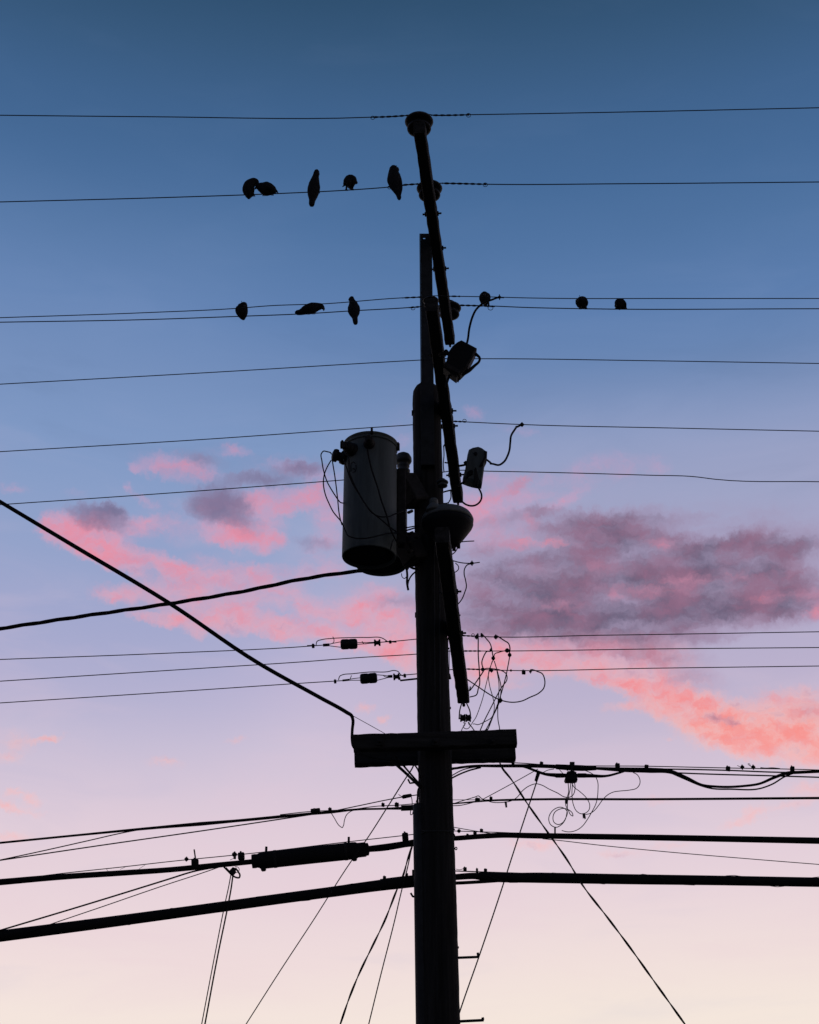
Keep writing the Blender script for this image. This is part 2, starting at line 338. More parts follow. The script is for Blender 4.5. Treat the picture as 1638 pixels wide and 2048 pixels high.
def helix(pts, rad, pitch, ph=0.0, step=None):
    pts = dense(pts, step or pitch/9); out = []; s = 0; nrm = None
    for i, p in enumerate(pts):
        a = pts[max(i-1, 0)]; b = pts[min(i+1, len(pts)-1)]; t = (b-a).normalized()
        if nrm is None: nrm = t.cross(V((0, 0, 1)) if abs(t.z) < .9 else V((1, 0, 0))).normalized()
        nrm = (nrm - t*nrm.dot(t)).normalized(); bn = t.cross(nrm)
        if i: s += (p-pts[i-1]).length
        q = 2*pi*s/pitch + ph; out.append(p + nrm*rad*cos(q) + bn*rad*sin(q))
    return out

def path(pts, Y, ext=9.0, k=7, ground=True):
    """photo points -> a smooth line in the place; lines that leave the frame run on past it"""
    P = [at(p[0], p[1], p[2] if len(p) > 2 else Y) for p in pts]
    C = crom(P, k)
    def run(end, prev, q):
        d = (end-prev).normalized(); ln = 0
        if q[0] <= 0 or q[0] >= W: ln = ext
        elif q[1] >= H: ln = min(14.0, (end.z-.02)/max(-d.z, .05))
        return end + d*ln if ln else None
    a = run(C[0], C[1], pts[0]); b = run(C[-1], C[-2], pts[-1])
    return ([a] if a else []) + C + ([b] if b else []), bool(a), bool(b)
def wpx(w, pts, Y):
    x, y = pts[len(pts)//2][:2]; return w/2*pxm(x, y, pts[len(pts)//2][2] if len(pts[len(pts)//2]) > 2 else Y)
def strand(pts, Y, w, mb=None, n=7, ext=9.0, k=7, twist=0, pitch=.5):
    mb = mb or MB()
    C, a, b = path(pts, Y, ext, k)
    if twist:
        r = wpx(w, pts, Y)*(.54 if twist == 2 else .47)
        for i in range(twist): mb.tube(helix(C, r*(.9 if twist == 2 else 1.12), pitch, 2*pi*i/twist, pitch/14), r, 7)
        return mb
    if isinstance(w, (list, tuple)):
        nn = len(C) - int(a) - int(b); rs = lerp_list([wpx(q, pts, Y) for q in w], nn)
        rs = ([rs[0]] if a else []) + rs + ([rs[-1]] if b else [])
    else: rs = wpx(w, pts, Y)
    mb.tube(C, rs, n); return mb
def line(name, label, cat, pts, Y, w, m=WIRE, group=None, parent=None, **kw):
    o = strand(pts, Y, w, **kw).make(name, m, parent)
    if parent is None: tag(o, label, cat, group)
    return o
def multi(name, label, cat, lines, Y, m=WIRE, group=None, parent=None, **kw):
    if parent is not None:
        mb = MB()
        for pts, w in lines: strand(pts, Y, w, mb, **kw)
        return mb.make(name, m, parent)
    o = strand(lines[0][0], Y, lines[0][1], **kw).make(name, m); tag(o, label, cat, group)
    for pts, w in lines[1:]: strand(pts, Y, w, **kw).make('strand', m, o)
    return o
def tie(parent, pts, Y, amp=1.4, pitch=13, w=1.7, loop=None):
    """twisted grip wound on a wire, its end bent to a small eye"""
    mb = MB(); C, _, _ = path(pts, Y); q = pxm(pts[0][0], pts[0][1], Y)
    for k in range(2): mb.tube(helix(C, amp*q, pitch*2*q, pi*k), w/2*q, 6)
    if loop:
        x, y, r = loop
        ring = [at(x + r*cos(a), y + r*.85*sin(a), Y-.004) for a in [2*pi*i/14 for i in range(14)]]
        mb.tube(ring, .6*q, 6, closed=True)
    return mb.make('tie_wire', WIRE, parent)
def clamp(parent, x, y, w, h, Y, rot=0.0, kind='block', name='cable_clamp', m=STEEL):
    q = pxm(x, y, Y); c = at(x, y, Y); mb = MB()
    ux = V((cos(R(rot)), 0, -sin(R(rot))))
    if kind == 'ball':
        mb.lathe(c, [(.2*w*q, -.5*w*q), (.42*w*q, -.32*w*q), (.5*w*q, -.05*w*q), (.5*w*q, .1*w*q), (.36*w*q, .34*w*q), (.18*w*q, .5*w*q)], 10, ux, False)
        mb.tube([c - V((0, 0, .62*h*q)), c + V((0, 0, .66*h*q))], .17*w*q, 6)
        mb.tube([c + V((0, -.6*w*q, .1*h*q)), c + V((0, .6*w*q, .1*h*q))], .2*w*q, 6)
    else:
        mb.box(c, w*q, max(w, h)*q*.8, h*q, ux, (0, 1, 0), .14)
        mb.tube([c + V((0, -max(w, h)*q*.55, 0)), c + V((0, max(w, h)*q*.55, 0))], min(w, h)*.24*q, 6)
        mb.tube([c + V((-.12*w*q, 0, .3*h*q)), c + V((-.12*w*q, 0, .72*h*q))], .16*w*q, 6)
        mb.tube([c + V((.25*w*q, 0, -.3*h*q)), c + V((.25*w*q, 0, -.62*h*q))], .14*w*q, 6)
    return mb.make(name, m, parent)

# ------------------------------------------------------------------ ground
g = MB(); n = 40
gv = [(-4000 + 200*i, -4000 + 200*j, 0) for j in range(41) for i in range(41)]
g.add(gv, [(j*41+i, j*41+i+1, (j+1)*41+i+1, (j+1)*41+i) for j in range(40) for i in range(40)])
go = g.make('ground', DIRT); go['kind'] = 'structure'

# ------------------------------------------------------------------ the pole
PY = 10.30
pa, pb = at(855.2, 893, PY), at(882.5, 2048, PY)
def pole_axis(z): return pa + (pb-pa)*((z-pa.z)/(pb.z-pa.z))
ra, rb = 28.6*pxm(855, 893, PY), 38.2*pxm(884, 2048, PY)
def pole_r(z): return ra + (rb-ra)*((z-pa.z)/(pb.z-pa.z))
ztop = at(855, 772, PY).z
pole = empty('utility_pole', (pole_axis(0).x, PY, 0), 'tall weathered wooden utility pole carrying all the arms, wires and equipment', 'utility pole')
mb = MB(); rnd = random.Random(3); vs = []; fs = []; nn = 44; zz = [0 + ztop*i/181 for i in range(178)] + [ztop-.10, ztop-.05, ztop-.02, ztop]
bumps = [rnd.uniform(-1, 1) for _ in range(nn)]
for i, z in enumerate(zz):
    c = pole_axis(z); r = pole_r(z)
    if z > ztop-.11: r *= {0: .985, 1: .93, 2: .80, 3: .62}[i-178]
    for k in range(nn):
        q = 2*pi*k/nn; rr = r*(1 + .010*sin(3*q+z*.7) + .007*sin(z*5.1+2*q) + .010*bumps[k]*(1+.5*sin(z*1.3+k)) + .011*rnd.uniform(-1, 1) - (.035 if (k in (24, 27, 31, 34) and sin(z*1.1+k*2) > .1) else 0))
        vs.append((c.x + rr*cos(q), c.y + rr*sin(q), z))
for i in range(len(zz)-1):
    for k in range(nn): fs.append((i*nn+k, i*nn+(k+1) % nn, (i+1)*nn+(k+1) % nn, (i+1)*nn+k))
fs.append(tuple((len(zz)-1)*nn+k for k in range(nn)))
mb.add(vs, fs, True); mb.make('shaft', WOOD, pole)
# half round riser guard on the left
mb = MB(); z1 = at(830, 1612, PY).z
for z_a, z_b in ((.05, z1),):
    pts = []
    for i in range(13):
        z = z_a + (z_b-z_a)*i/12; c = pole_axis(z); pts.append(V((c.x - pole_r(z) + .012, PY-.01, z)))
    mb.tube(pts, [.056]*13, 14)
mb.make('riser_guard', GALV, pole)
# two straps round the pole
for y0, tilt in ((1652, .0), (1649, .05)):
    z = at(880, y0, PY-.12).z - .035*(tilt == 0); c = pole_axis(z); r = pole_r(z)+.003
    ring = [V((c.x + r*cos(a), c.y + r*sin(a), z + tilt*sin(a))) for a in [2*pi*i/36 for i in range(36)]]
    MB().tube(ring, .004, 6, closed=True).make('strap', GALV, pole)
# ground wires stapled down the face
for x0, x1, y1, y2, w in ((868, 870, 1090, 1400, 2.4), (879, 880, 1085, 1460, 2.2)):
    P = []
    for i in range(9):
        t = i/8; y = y1+(y2-y1)*t; p = at(x0+(x1-x0)*t, y, PY-.12); c = pole_axis(p.z); r = pole_r(p.z)
        dx = p.x-c.x; P.append(V((p.x, PY - math.sqrt(max(r*r-dx*dx, .0001)) - .004, p.z)))
    MB().tube(P, .0045, 6).make('ground_wire', WIRE, pole)
# steel pole steps (bent rods)
def step(name, pts, w=5.2, Y=PY):
    P = [at(x, y, Y) for x, y in pts]; mb = MB(); r = w/2*pxm(*pts[0], Y)
    P2 = [P[0]]
    for i in range(1, len(P)-1):
        P2 += [P[i] + (P[i-1]-P[i])*.12, P[i], P[i] + (P[i+1]-P[i])*.3]
    mb.tube(P2 + [P[-1]], r, 9); return mb.make(name, STEEL, pole)
step('pole_step', [(905, 1916), (956.5, 1914), (955.5, 1905.5)])
step('pole_step', [(905, 2043.5), (966.5, 2040.5), (965, 2035)], 5.6)
step('pole_step', [(842, 1563), (820, 1566.5), (816, 1558.5)], 3.6)
step('pole_step', [(834, 1793.5), (825.5, 1793), (821.5, 1786)], 4.0)
# through bolts
def bolt(x0, x1, y, w=4.5, Y=PY, nut=None, k=1.0):
    a, b = at(x0, y, Y), at(x1, y-.5, Y); q = pxm(x0, y, Y); mb = MB().tube([a, b], w/2*q, 8)
    nx = nut if nut is not None else x1
    c = at(nx, y, Y); mb.box(c, 4.5*q*k, 8.5*q*k, 9*q*k, ch=.15)
    return mb.make('bolt', STEEL, pole)
bolt(835, 824, 826, 3.5, nut=825.5); bolt(890, 913, 822, 3.6, nut=904); bolt(840, 831, 1230, 3.5, nut=832); bolt(890, 921, 1231, 3.6, nut=915)
bolt(895, 902, 1416, 2, nut=901, k=.45); bolt(905, 918, 1895, 2.2, nut=916.5, k=.45)
# small eye and splinter hooks on the shaft
MB().tube([at(912+2*cos(a), 1697+2.6*sin(a), PY) for a in [2*pi*i/12 for i in range(12)]], .004, 6, closed=True).make('wire_eye', WIRE, pole)

# square post bolted on top of the pole
qp = pxm(851, 600, 10.13)
zt = at(851, 468, 10.13).z; zb = at(854, 930, 10.13).z
c0 = at(851.3, 468, 10.13); c1 = at(854.5, 780, 10.13); d = (c0-c1).normalized()
mb = MB(); hw = .0455
bm = bmesh.new()
hole_z = at(848.5, 477, 10.13).z; hole_x = at(848.3, 477, 10.13).x
bm.free()
top = c0; bot = c0 - d*((zt-zb)/d.z)
def quadbox(mb, a, b, hx, hy):
    vs = []
    for p in (a, b):
        for sx_, sy_ in ((-1, -1), (1, -1), (1, 1), (-1, 1)): vs.append(p + V((sx_*hx, sy_*hy, 0)))
    mb.add(vs, [(0, 3, 2, 1), (4, 5, 6, 7), (0, 1, 5, 4), (1, 2, 6, 5), (2, 3, 7, 6), (3, 0, 4, 7)])
hz0, hz1 = hole_z-.009, hole_z+.009
fr = lambda z: top - d*((zt-z)/d.z)
xo = hole_x - fr(hole_z).x
# the post is a channel: web with an open bolt hole near its top, and two flanges
th = .006
quadbox(mb, bot, fr(hz0), hw, th)                                    # web below the hole
quadbox(mb, fr(hz1), top, hw, th)                                    # web above it
lw = (xo-.009+hw)/2; rw = (hw-xo-.009)/2
quadbox(mb, fr(hz0)+V((-hw+lw, 0, 0)), fr(hz1)+V((-hw+lw, 0, 0)), lw, th)
quadbox(mb, fr(hz0)+V((hw-rw, 0, 0)), fr(hz1)+V((hw-rw, 0, 0)), rw, th)
for sgn in (-1, 1):
    quadbox(mb, bot + V((sgn*(hw+.004), .03, 0)), top + V((sgn*(hw+.004), .03, 0)), .0035, .036)
mb.make('top_post', GALV, pole)

# ------------------------------------------------------------------ crossarms that run away from the camera
def arm(near, far, h, w, tall, label, bolts=()):
    a = at_z(*near, h); b = at_z(*far, h); d = (b-a).normalized(); mid = (a+b)/2 + V((0, 0, tall/2))
    mb = MB(); L_ = (b-a).length; sgm = 34; rn = random.Random(int(h*100)); vs = []; fs = []
    X = V((d.y, -d.x, 0)); prof = [(-.5, -.42), (-.42, -.5), (.42, -.5), (.5, -.42), (.5, .40), (.40, .5), (-.40, .5), (-.5, .40)]
    for i in range(sgm+1):
        p = a + d*(L_*i/sgm); j = [rn.uniform(-.07, .045)*(1 if rn.random() < .8 else 1.6) for _ in prof]
        for k, (u, v) in enumerate(prof):
            e = 1 + (j[k] if 0 < i < sgm else j[k]*.5); vs.append(p + X*(u*w*e) + V((0, 0, tall/2 + v*tall*(1+j[k]*.4))))
    m_ = len(prof)
    for i in range(sgm):
        for k in range(m_): fs.append((i*m_+k, i*m_+(k+1) % m_, (i+1)*m_+(k+1) % m_, (i+1)*m_+k))
    fs.append(tuple(range(m_-1, -1, -1))); fs.append(tuple(sgm*m_+k for k in range(m_)))
    mb.add(vs, fs); o = mb.make('crossarm', ARMW); tag(o, label, 'crossarm', 'wooden arms stacked up the pole')
    for t in bolts:
        p = a + d*(L_*t) + V((0, 0, tall/2)); m2 = MB()
        m2.tube([p - X*(w*.5+.03), p + X*(w*.5+.035)], .008, 8); m2.box(p + X*(w*.5+.006), .012, .03, .03, X, d)
        m2.box(p - X*(w*.5+.006), .012, .03, .03, X, d); m2.make('arm_bolt', STEEL, o)
    # end bolt
    m3 = MB().tube([b - d*.02, b + d*.025], .011, 8); m3.make('end_bolt', STEEL, o)
    return o, a, b, d
ARM1, a1, b1, d1 = arm((838.5, 266), (900, 690), 7.95, .093, .115, 'topmost wooden arm, slanting up past the pole top with the highest insulator on its tip', (.36, .52, .62))
ARM2, a2, b2, d2 = arm((863, 622), (916, 1006), 6.34, .092, .115, 'middle wooden arm, ending in a cut tip beside the grey box', (.22, .58, .86))
ARM3, a3, b3, d3 = arm((884, 1085), (927, 1407), 4.41, .10, .115, 'lowest slanting wooden arm, with a pair of small spools hung under its tip', (.3, .55))

# ------------------------------------------------------------------ insulators
def insulator(x, y, Y, s, label, mat_=PORC, band=True):
    """x, y, Y: centre of the lower skirt; s: radius of the upper skirt in metres"""
    c = at(x, y, Y); k = s/.113
    prof = [(.03, -.012), (.075, -.010), (.094, -.004), (.097, .004), (.093, .022), (.072, .040), (.064, .048), (.070, .052), (.098, .062), (.112, .070), (.114, .079), (.108, .092), (.088, .108), (.064, .117), (.050, .121), (.048, .130), (.054, .136), (.055, .142), (.046, .150), (.028, .155), (.004, .156)]
    o = MB().lathe(c, [(r*k, z*k) for r, z in prof], 36).make('insulator', mat_); tag(o, label, 'insulator', 'ribbed insulators on the arms')
    MB().tube([c - V((0, 0, .11*k)), c + V((0, 0, .01*k))], .016*k, 10).make('pin', STEEL, o)
    if band:
        rp = [(.1145*k, .0775*k), (.1152*k, .079*k), (.1145*k, .0805*k)]
        MB().lathe(c, rp, 36).make('glaze_ring', BANDM, o)
    return o
insulator(838.2, 258.5, 8.87, .110, 'big dark double-skirted insulator on the topmost tip of the slanting arms')
insulator(859, 391, 9.62, .105, 'dark insulator showing both sides of the topmost arm, beside the perched birds')
insulator(899, 630, 11.35, .108, 'dark insulator behind the lower end of the topmost arm')
insulator(861.8, 611, 8.92, .058, 'small insulator with a pale ring on the front of the steel post')
insulator(885, 972, 10.12, .046, 'small grey bell insulator at the right edge of the pole near the white box', GREYP, False)

# ------------------------------------------------------------------ power lines
G1 = 'bare power lines across the sky'
w1 = line('power_line', 'topmost bare wire in the sky, tied across the highest insulator', 'power line', [(-2, 230.5), (300, 233.5), (740, 234.5), (812, 231), (838, 226), (868, 230.5), (935, 229.5), (1200, 225), (1640, 215.5)], 8.85, 2.1, group=G1)
tie(w1, [(742, 234.5), (775, 233.5), (815, 231)], 8.85, loop=(745.5, 235.5, 4)); tie(w1, [(862, 230.5), (900, 230.5), (938, 229.5)], 8.85, loop=(937, 230.5, 4.5))
w2 = line('power_line', 'second bare wire from the top, with five birds perched left of the pole', 'power line', [(-2, 404), (350, 394.5), (560, 387), (700, 380), (780, 374), (840, 367.5), (885, 366.5), (970, 368.5), (1250, 367.5), (1640, 364)], 9.65, 2.2, group=G1)
tie(w2, [(776, 374), (808, 370), (836, 368)], 9.65, loop=(779, 375, 3.6)); tie(w2, [(884, 366.5), (930, 367.5), (972, 368.5)], 9.65, loop=(970.5, 369.5, 4.5))
w3 = line('power_line', 'upper wire of the close pair that meets the small ringed insulator', 'power line', [(-2, 635.5), (300, 625), (470, 617), (540, 611.5), (650, 607.5), (800, 596), (846, 594), (862, 592), (900, 592.5), (965, 593.5), (1060, 596), (1350, 597), (1640, 597)], 8.92, 1.9, group=G1)
tie(w3, [(805, 595.8), (845, 594)], 8.92, 1.0); tie(w3, [(899, 592.5), (920, 592.8)], 8.92, 1.0)
w4 = line('power_line', 'lower wire of the close pair, with birds perched on both sides of the pole', 'power line', [(-2, 644.5), (300, 639), (470, 633), (620, 627), (708, 621.5), (820, 615), (850, 612.5), (899, 610.5), (950, 611), (1060, 615.2), (1165, 617.5), (1640, 617.5)], 11.35, 2.1, group=G1)
tie(w4, [(818, 615.3), (846, 613)], 11.35, 1.1, 10, loop=(826, 616.5, 4)); tie(w4, [(916, 610.5), (955, 611.5), (990, 613)], 11.35, 1.2, 12, loop=(981, 616, 5))
w5 = line('power_line', 'single bare wire passing behind the dark box with the handle', 'power line', [(-2, 768.5), (420, 745), (843, 720), (880, 718), (960, 717.5), (1300, 721.5), (1640, 727)], 9.75, 1.9, group=G1)
w6 = line('power_line', 'bare wire passing just above the transformer tank', 'power line', [(-2, 903.5), (420, 878), (745, 855), (826, 849.5), (905, 842.5), (935, 844), (1042, 849), (1340, 856), (1640, 862.5)], 10.72, 1.9, group=G1)
tie(w6, [(905, 842.5), (932, 843.8)], 10.72, 1.0, 9, loop=(929, 841.5, 3.6))
clamp(w6, 1044, 849.2, 8, 8, 10.72, 0, 'ball')
w7 = line('power_line', 'bare wire that disappears behind the transformer tank', 'power line', [(-2, 1009.5), (340, 986), (687, 960), (885, 944.5), (905, 941.5), (980, 942.5), (1300, 950.5), (1390, 953.5), (1430, 958.5), (1640, 963.5)], 11.45, 1.9, group=G1)
w8 = line('power_line', 'highest of three wires below the transformer, broken by a block insulator left of the pole', 'power line', [(-2, 1319), (320, 1307), (630, 1291.5), (655, 1289.5)], 10.5, 1.9, group=G1)
line('wire', '', '', [(755, 1285), (800, 1281.5), (835, 1278), (905, 1271), (925, 1271), (960, 1273), (1200, 1270.5), (1640, 1263.5)], 10.5, 1.9, parent=w8)
w9 = line('power_line', 'middle of the three plain wires below the transformer', 'power line', [(-2, 1362.5), (420, 1335.5), (600, 1324), (720, 1315), (836, 1308), (905, 1302), (928, 1302), (1000, 1302), (1300, 1298), (1640, 1295)], 10.8, 1.9, group=G1)
w10 = line('power_line', 'lowest of three wires below the transformer, broken by a block insulator near the pole', 'power line', [(-2, 1406), (340, 1384), (665, 1362.5), (690, 1361)], 11.15, 1.9, group=G1)
line('wire', '', '', [(793, 1352), (810, 1350), (836, 1347.5), (905, 1339), (933, 1338), (1000, 1340.5), (1300, 1336.5), (1640, 1332)], 11.15, 1.9, parent=w10)
tie(w8, [(922, 1271), (948, 1272.5)], 10.5, .9, 9, loop=(946, 1270, 3)); tie(w9, [(926, 1302), (962, 1302)], 10.8, .9, 9); tie(w10, [(932, 1338), (960, 1339)], 11.15, .9, 9)

def strain(parent, x0, y0, x1, y1, Y, ends, spool, jumper, extra, c2):
    """guy strain block in its two bails, a spool, the bypass jumper over it"""
    q = pxm(x0, y0, Y); c = at((x0+x1)/2, (y0+y1)/2, Y); ax = (at(x1, y1, Y)-at(x0, y0, Y)); ln = ax.length; r = 10.4*q
    prof = [(.55*r, -.5*ln), (.86*r, -.47*ln), (r, -.38*ln), (r, -.1*ln), (.93*r, 0), (r, .1*ln), (r, .38*ln), (.86*r, .47*ln), (.55*r, .5*ln)]
    MB().lathe(c, prof, 20, ax).make('strain_insulator', PORC, parent)
    for pts in ends: line('bail_wire', '', '', pts, Y, 1.6, parent=parent)
    sx_, sy_ = spool; cs = at(sx_, sy_, Y); axs = ax.normalized()
    MB().lathe(cs, [(2.5*q, -6.6*q), (6.9*q, -6.4*q), (6.9*q, -3.6*q), (4*q, -2*q), (4*q, 2*q), (6.9*q, 3.6*q), (6.9*q, 6.4*q), (2.5*q, 6.6*q)], 16, axs).make('spool_insulator', PORC, parent)
    line('jumper', '', '', jumper, Y, 1.9, m=RUBB, parent=parent)
    for pts, w in extra: line('clevis', '', '', pts, Y, w, m=STEEL, parent=parent, k=1)
    for (x, y, w, h) in c2: clamp(parent, x, y, w, h, Y, -4, 'block')
strain(w8, 681, 1289, 715, 1287.5, 10.5,
       [[(648, 1291), (660, 1288), (682, 1283.5)], [(648, 1290), (665, 1292.5), (682, 1294.5)], [(713, 1285.5), (730, 1285), (745, 1285.5)], [(713, 1289), (735, 1287), (745, 1286)], [(660, 1288.5), (667, 1285), (667, 1276), (665.5, 1273.5)], [(724, 1282.5), (727, 1287), (740, 1286)]],
       (754.5, 1285.5), [(632, 1291), (634, 1283), (645, 1279), (662, 1277), (700, 1275.3), (735, 1275), (765, 1276.5), (770, 1279.5), (775, 1283)],
       [([(646, 1290.3), (659, 1289.5)], 6), ([(735, 1286), (750, 1285.2)], 3.6), ([(614, 1291.5), (630, 1291)], 2.6), ([(770, 1283), (793, 1284)], 2.6)], [(626.3, 1292, 5.5, 7.5), (780.5, 1284, 5.2, 5.6)])
strain(w10, 720, 1358, 754.5, 1355.5, 11.15,
       [[(688, 1361), (705, 1357.5), (721, 1355.5)], [(688, 1361), (705, 1360.5), (721, 1360.5)], [(753, 1349.5), (765, 1350.5), (778, 1352)], [(753, 1361), (765, 1358), (778, 1354.5)], [(700, 1359), (703, 1351)], [(766, 1350), (770, 1353.5), (778, 1353.5)]],
       (793, 1353.5), [(677, 1360), (680, 1352), (684, 1350), (705, 1347.5), (740, 1344), (775, 1343.5), (789, 1341), (796, 1343), (801, 1349), (806, 1352)],
       [([(685, 1361), (699, 1359.5)], 4.2), ([(776, 1353), (785, 1352.5)], 6), ([(799, 1355), (801, 1361), (838, 1357)], 3.8)], [(670.3, 1363, 5, 7), (809.5, 1351.5, 5.4, 6.4)])

# ------------------------------------------------------------------ jumper loops at the lower arm
GJ = 'looped jumper wires right of the lower arm'
JY = 10.9
J = [('straight jumper dropping from the top wire and curling back to the lower arm', [(953, 1275, 10.5), (956.4, 1280), (956.4, 1308), (959, 1347), (956.4, 1378, 11.3), (951, 1391, 11.5), (940, 1394, 11.6)], 2.6),
     ('short curved jumper from the pointed clamp on the top wire', [(963.7, 1274.5, 10.5), (974, 1279), (979, 1285), (984.4, 1303.6), (986.5, 1316)], 2.4),
     ('rounded jumper from the end clamp on the top wire to the middle wire', [(992, 1274.5, 10.5), (1008, 1280.8), (1017, 1287), (1019.7, 1295), (1018.7, 1308)], 2.6),
     ('small arch of wire between two clamps on the middle wire', [(1014.5, 1300.5, 10.8), (998, 1304.6), (990, 1307.5), (987.6, 1314)], 2.0),
     ('jumper stepping down from the middle wire and sweeping left into the arm', [(981, 1302.5, 10.8), (971, 1305.7), (966, 1316), (966, 1338, 11.1), (962.6, 1349), (954, 1361.7), (940, 1374, 11.5)], 2.5),
     ('jumper arching right along the lowest wire before dropping to the beam', [(967.8, 1338, 11.1), (985, 1337.5), (1000, 1340), (1012.5, 1348), (1014, 1358), (1003, 1375), (980, 1419), (960.6, 1460, 10.4)], 2.2),
     ('rightmost straight lead from the round clamp down to the beam', [(1019.7, 1312, 10.8), (1012.5, 1349), (1000, 1395), (984, 1438), (974, 1460, 10.4)], 2.2),
     ('slack lead bowing left and ending level with the two spools', [(986, 1320), (977, 1347), (979, 1370), (986, 1396), (988.6, 1410), (982, 1436), (971, 1442.6), (946, 1448, 11.2)], 1.7),
     ('thin lead swinging down and left to the wires under the spools', [(984.4, 1322), (978, 1345), (971, 1374), (965, 1398), (957, 1422), (944, 1446.8, 11.2)], 1.6),
     ('thin lead falling straight to the knuckle of the wide loop', [(988.6, 1322), (996, 1347), (1002, 1374), (1000.5, 1399)], 2.0),
     ('upright thin lead standing on the right half of the beam', [(993.8, 1341), (998, 1368), (996, 1405), (999.6, 1462, 10.4)], 1.9),
     ('widest loop of wire bulging far right under the lowest wire', [(1061, 1342, 11.15), (1075, 1343), (1084, 1347), (1089, 1357.5), (1087, 1377), (1077, 1386.6), (1060, 1394.5), (1043.6, 1402), (1025, 1404.5), (1001, 1400), (979, 1388.7), (958.5, 1375), (937.7, 1360.7, 11.5)], 2.5),
     ('steep lead from the knuckle of the wide loop to the beam', [(1000, 1402), (992, 1420), (982, 1440), (970, 1461, 10.4)], 2.2)]
for lab, pts, w in J: line('jumper_wire', lab, 'jumper wire', pts, JY, w, m=RUBB, group=GJ)
for par, lst in ((w8, [(953.3, 1274, 8, 8), (963.8, 1270.5, 6, 7), (991.7, 1274, 8, 8)]), (w9, [(981.5, 1300, 5, 6), (1014.5, 1301, 9, 7)]), (w10, [(965.8, 1339, 8, 8), (983, 1341, 7, 7), (1022, 1341, 4.5, 4), (1061, 1343, 5.5, 7)])):
    Yc = {w8: 10.5, w9: 10.8, w10: 11.15}[par]
    for c_ in lst: clamp(par, *c_, Yc, 0, 'ball')
clamp(w10, 1047.3, 1344.5, 7.4, 8, 11.15, 0)
for o in COL.objects:
    if o.name == 'jumper_wire.002': clamp(o, 1019.3, 1310, 8, 7.5, JY, 90, 'ball')
    if o.name == 'jumper_wire.001': clamp(o, 986.5, 1316.5, 8, 8, JY, 90, 'ball')
    if o.name == 'jumper_wire.011': clamp(o, 1001, 1400.5, 8.5, 9, JY, 30, 'ball')
# spool rack under the arm tip
RY = 11.5
rk = multi('spool_rack', 'wire bail holding two small dark spools under the lowest arm tip', 'spool rack', [([(923.5, 1406), (919.5, 1421), (918.3, 1436)], 2.6), ([(933, 1406), (940, 1423), (941.3, 1436)], 2.6)], RY)
q = pxm(930, 1436, RY)
for xx in (925.6, 936.6): MB().lathe(at(xx, 1436, RY), [(2*q, -5.4*q), (7.8*q, -5.2*q), (8.2*q, -3.4*q), (6.2*q, -1.6*q), (6.2*q, 1.6*q), (8.2*q, 3.4*q), (7.8*q, 5.2*q), (2*q, 5.4*q)], 16, (1, 0, 0)).make('spool', PORC, rk)
MB().tube([at(917, 1437, RY), at(943, 1435.5, RY)], 1.7*q, 8).make('spool_bolt', STEEL, rk)
MB().lathe(at(927.6, 1410, RY), [(.6*q, -4*q), (2.8*q, -2.5*q), (3.2*q, 1*q), (2.4*q, 5*q)], 10).make('hook', STEEL, rk)
multi('tie_wire', 'tangle of thin wires looping under the two spools down to the beam', 'tie wire', [([(927, 1444.5), (929.5, 1449), (926, 1454.5), (922.5, 1462)], 1.7), ([(937, 1444), (938, 1448), (941, 1451), (948.5, 1461)], 2.2), ([(926, 1453), (929, 1456.5), (934, 1457.7), (938, 1455.5), (941, 1451), (943, 1447.5)], 1.6), ([(928.5, 1445), (931, 1446), (928.5, 1450), (926, 1451)], 1.2), ([(936, 1445), (939, 1446), (938.5, 1450)], 1.2)], 11.3)

# stub wires by the pole under the street lamp
sj = line('stub_wire', 'short stub of wire ending in a clamp just under the street lamp', 'stub wire', [(896, 1118.5), (905, 1121), (915, 1124), (944, 1126.5), (959.6, 1124.6)], 10.25, 2.2)
clamp(sj, 944, 1126.5, 7.5, 8.5, 10.25, 0, 'ball')
line('jumper_wire', 'single curved lead hanging from the clamped stub down to the lowest arm', 'jumper wire', [(943, 1127.5), (936, 1129), (929.5, 1137), (928.3, 1148), (931, 1160), (932.7, 1174), (929, 1186), (924, 1198), (913, 1212)], 10.3, 2.4, m=RUBB)
multi('ground_lead', 'thin leads clinging to the right edge of the pole under the street lamp', 'ground lead', [([(900.5, 1092), (902, 1100), (904, 1120), (907, 1150), (907.8, 1170), (905.5, 1183)], 2.2), ([(915, 1090), (914, 1098), (909, 1105), (899, 1112)], 2.2), ([(911, 1126), (917, 1133), (917, 1138), (911, 1144), (901, 1147.5)], 2.0), ([(898, 1120), (907, 1124.5)], 3)], 10.27, m=RUBB)
multi('ground_lead', 'thin leads on the right edge of the pole between the post and the white box', 'ground lead', [([(887.5, 893), (888, 910), (886.5, 930), (888, 944)], 2.2), ([(887, 893), (890, 889), (891.5, 892)], 3), ([(889, 925), (896, 926)], 3)], 10.3, m=RUBB)
multi('ground_lead', 'short thick lead bending down at the pole edge just above the street lamp', 'ground lead', [([(884, 985), (891, 983), (903, 980)], 3.2), ([(901.5, 982), (901, 998), (896, 1005.5), (886, 1007)], 2.4), ([(899, 1000), (896, 1010)], 1.2)], 10.3, m=RUBB)
multi('ground_lead', 'pair of thin wires running down the gap between pole and lowest arm', 'ground lead', [([(896, 1275), (896.5, 1320), (898, 1352)], 1.4), ([(898.5, 1300), (898.5, 1350)], 1.4), ([(896.5, 1297), (899, 1297)], 4), ([(898, 1348), (900.5, 1358)], 5)], 10.35)
line('short_rod', 'thin rod sticking out right from under the street lamp', 'rod', [(918, 1084.5), (930, 1083), (948.5, 1082)], 10.0, 2.2, m=STEEL)

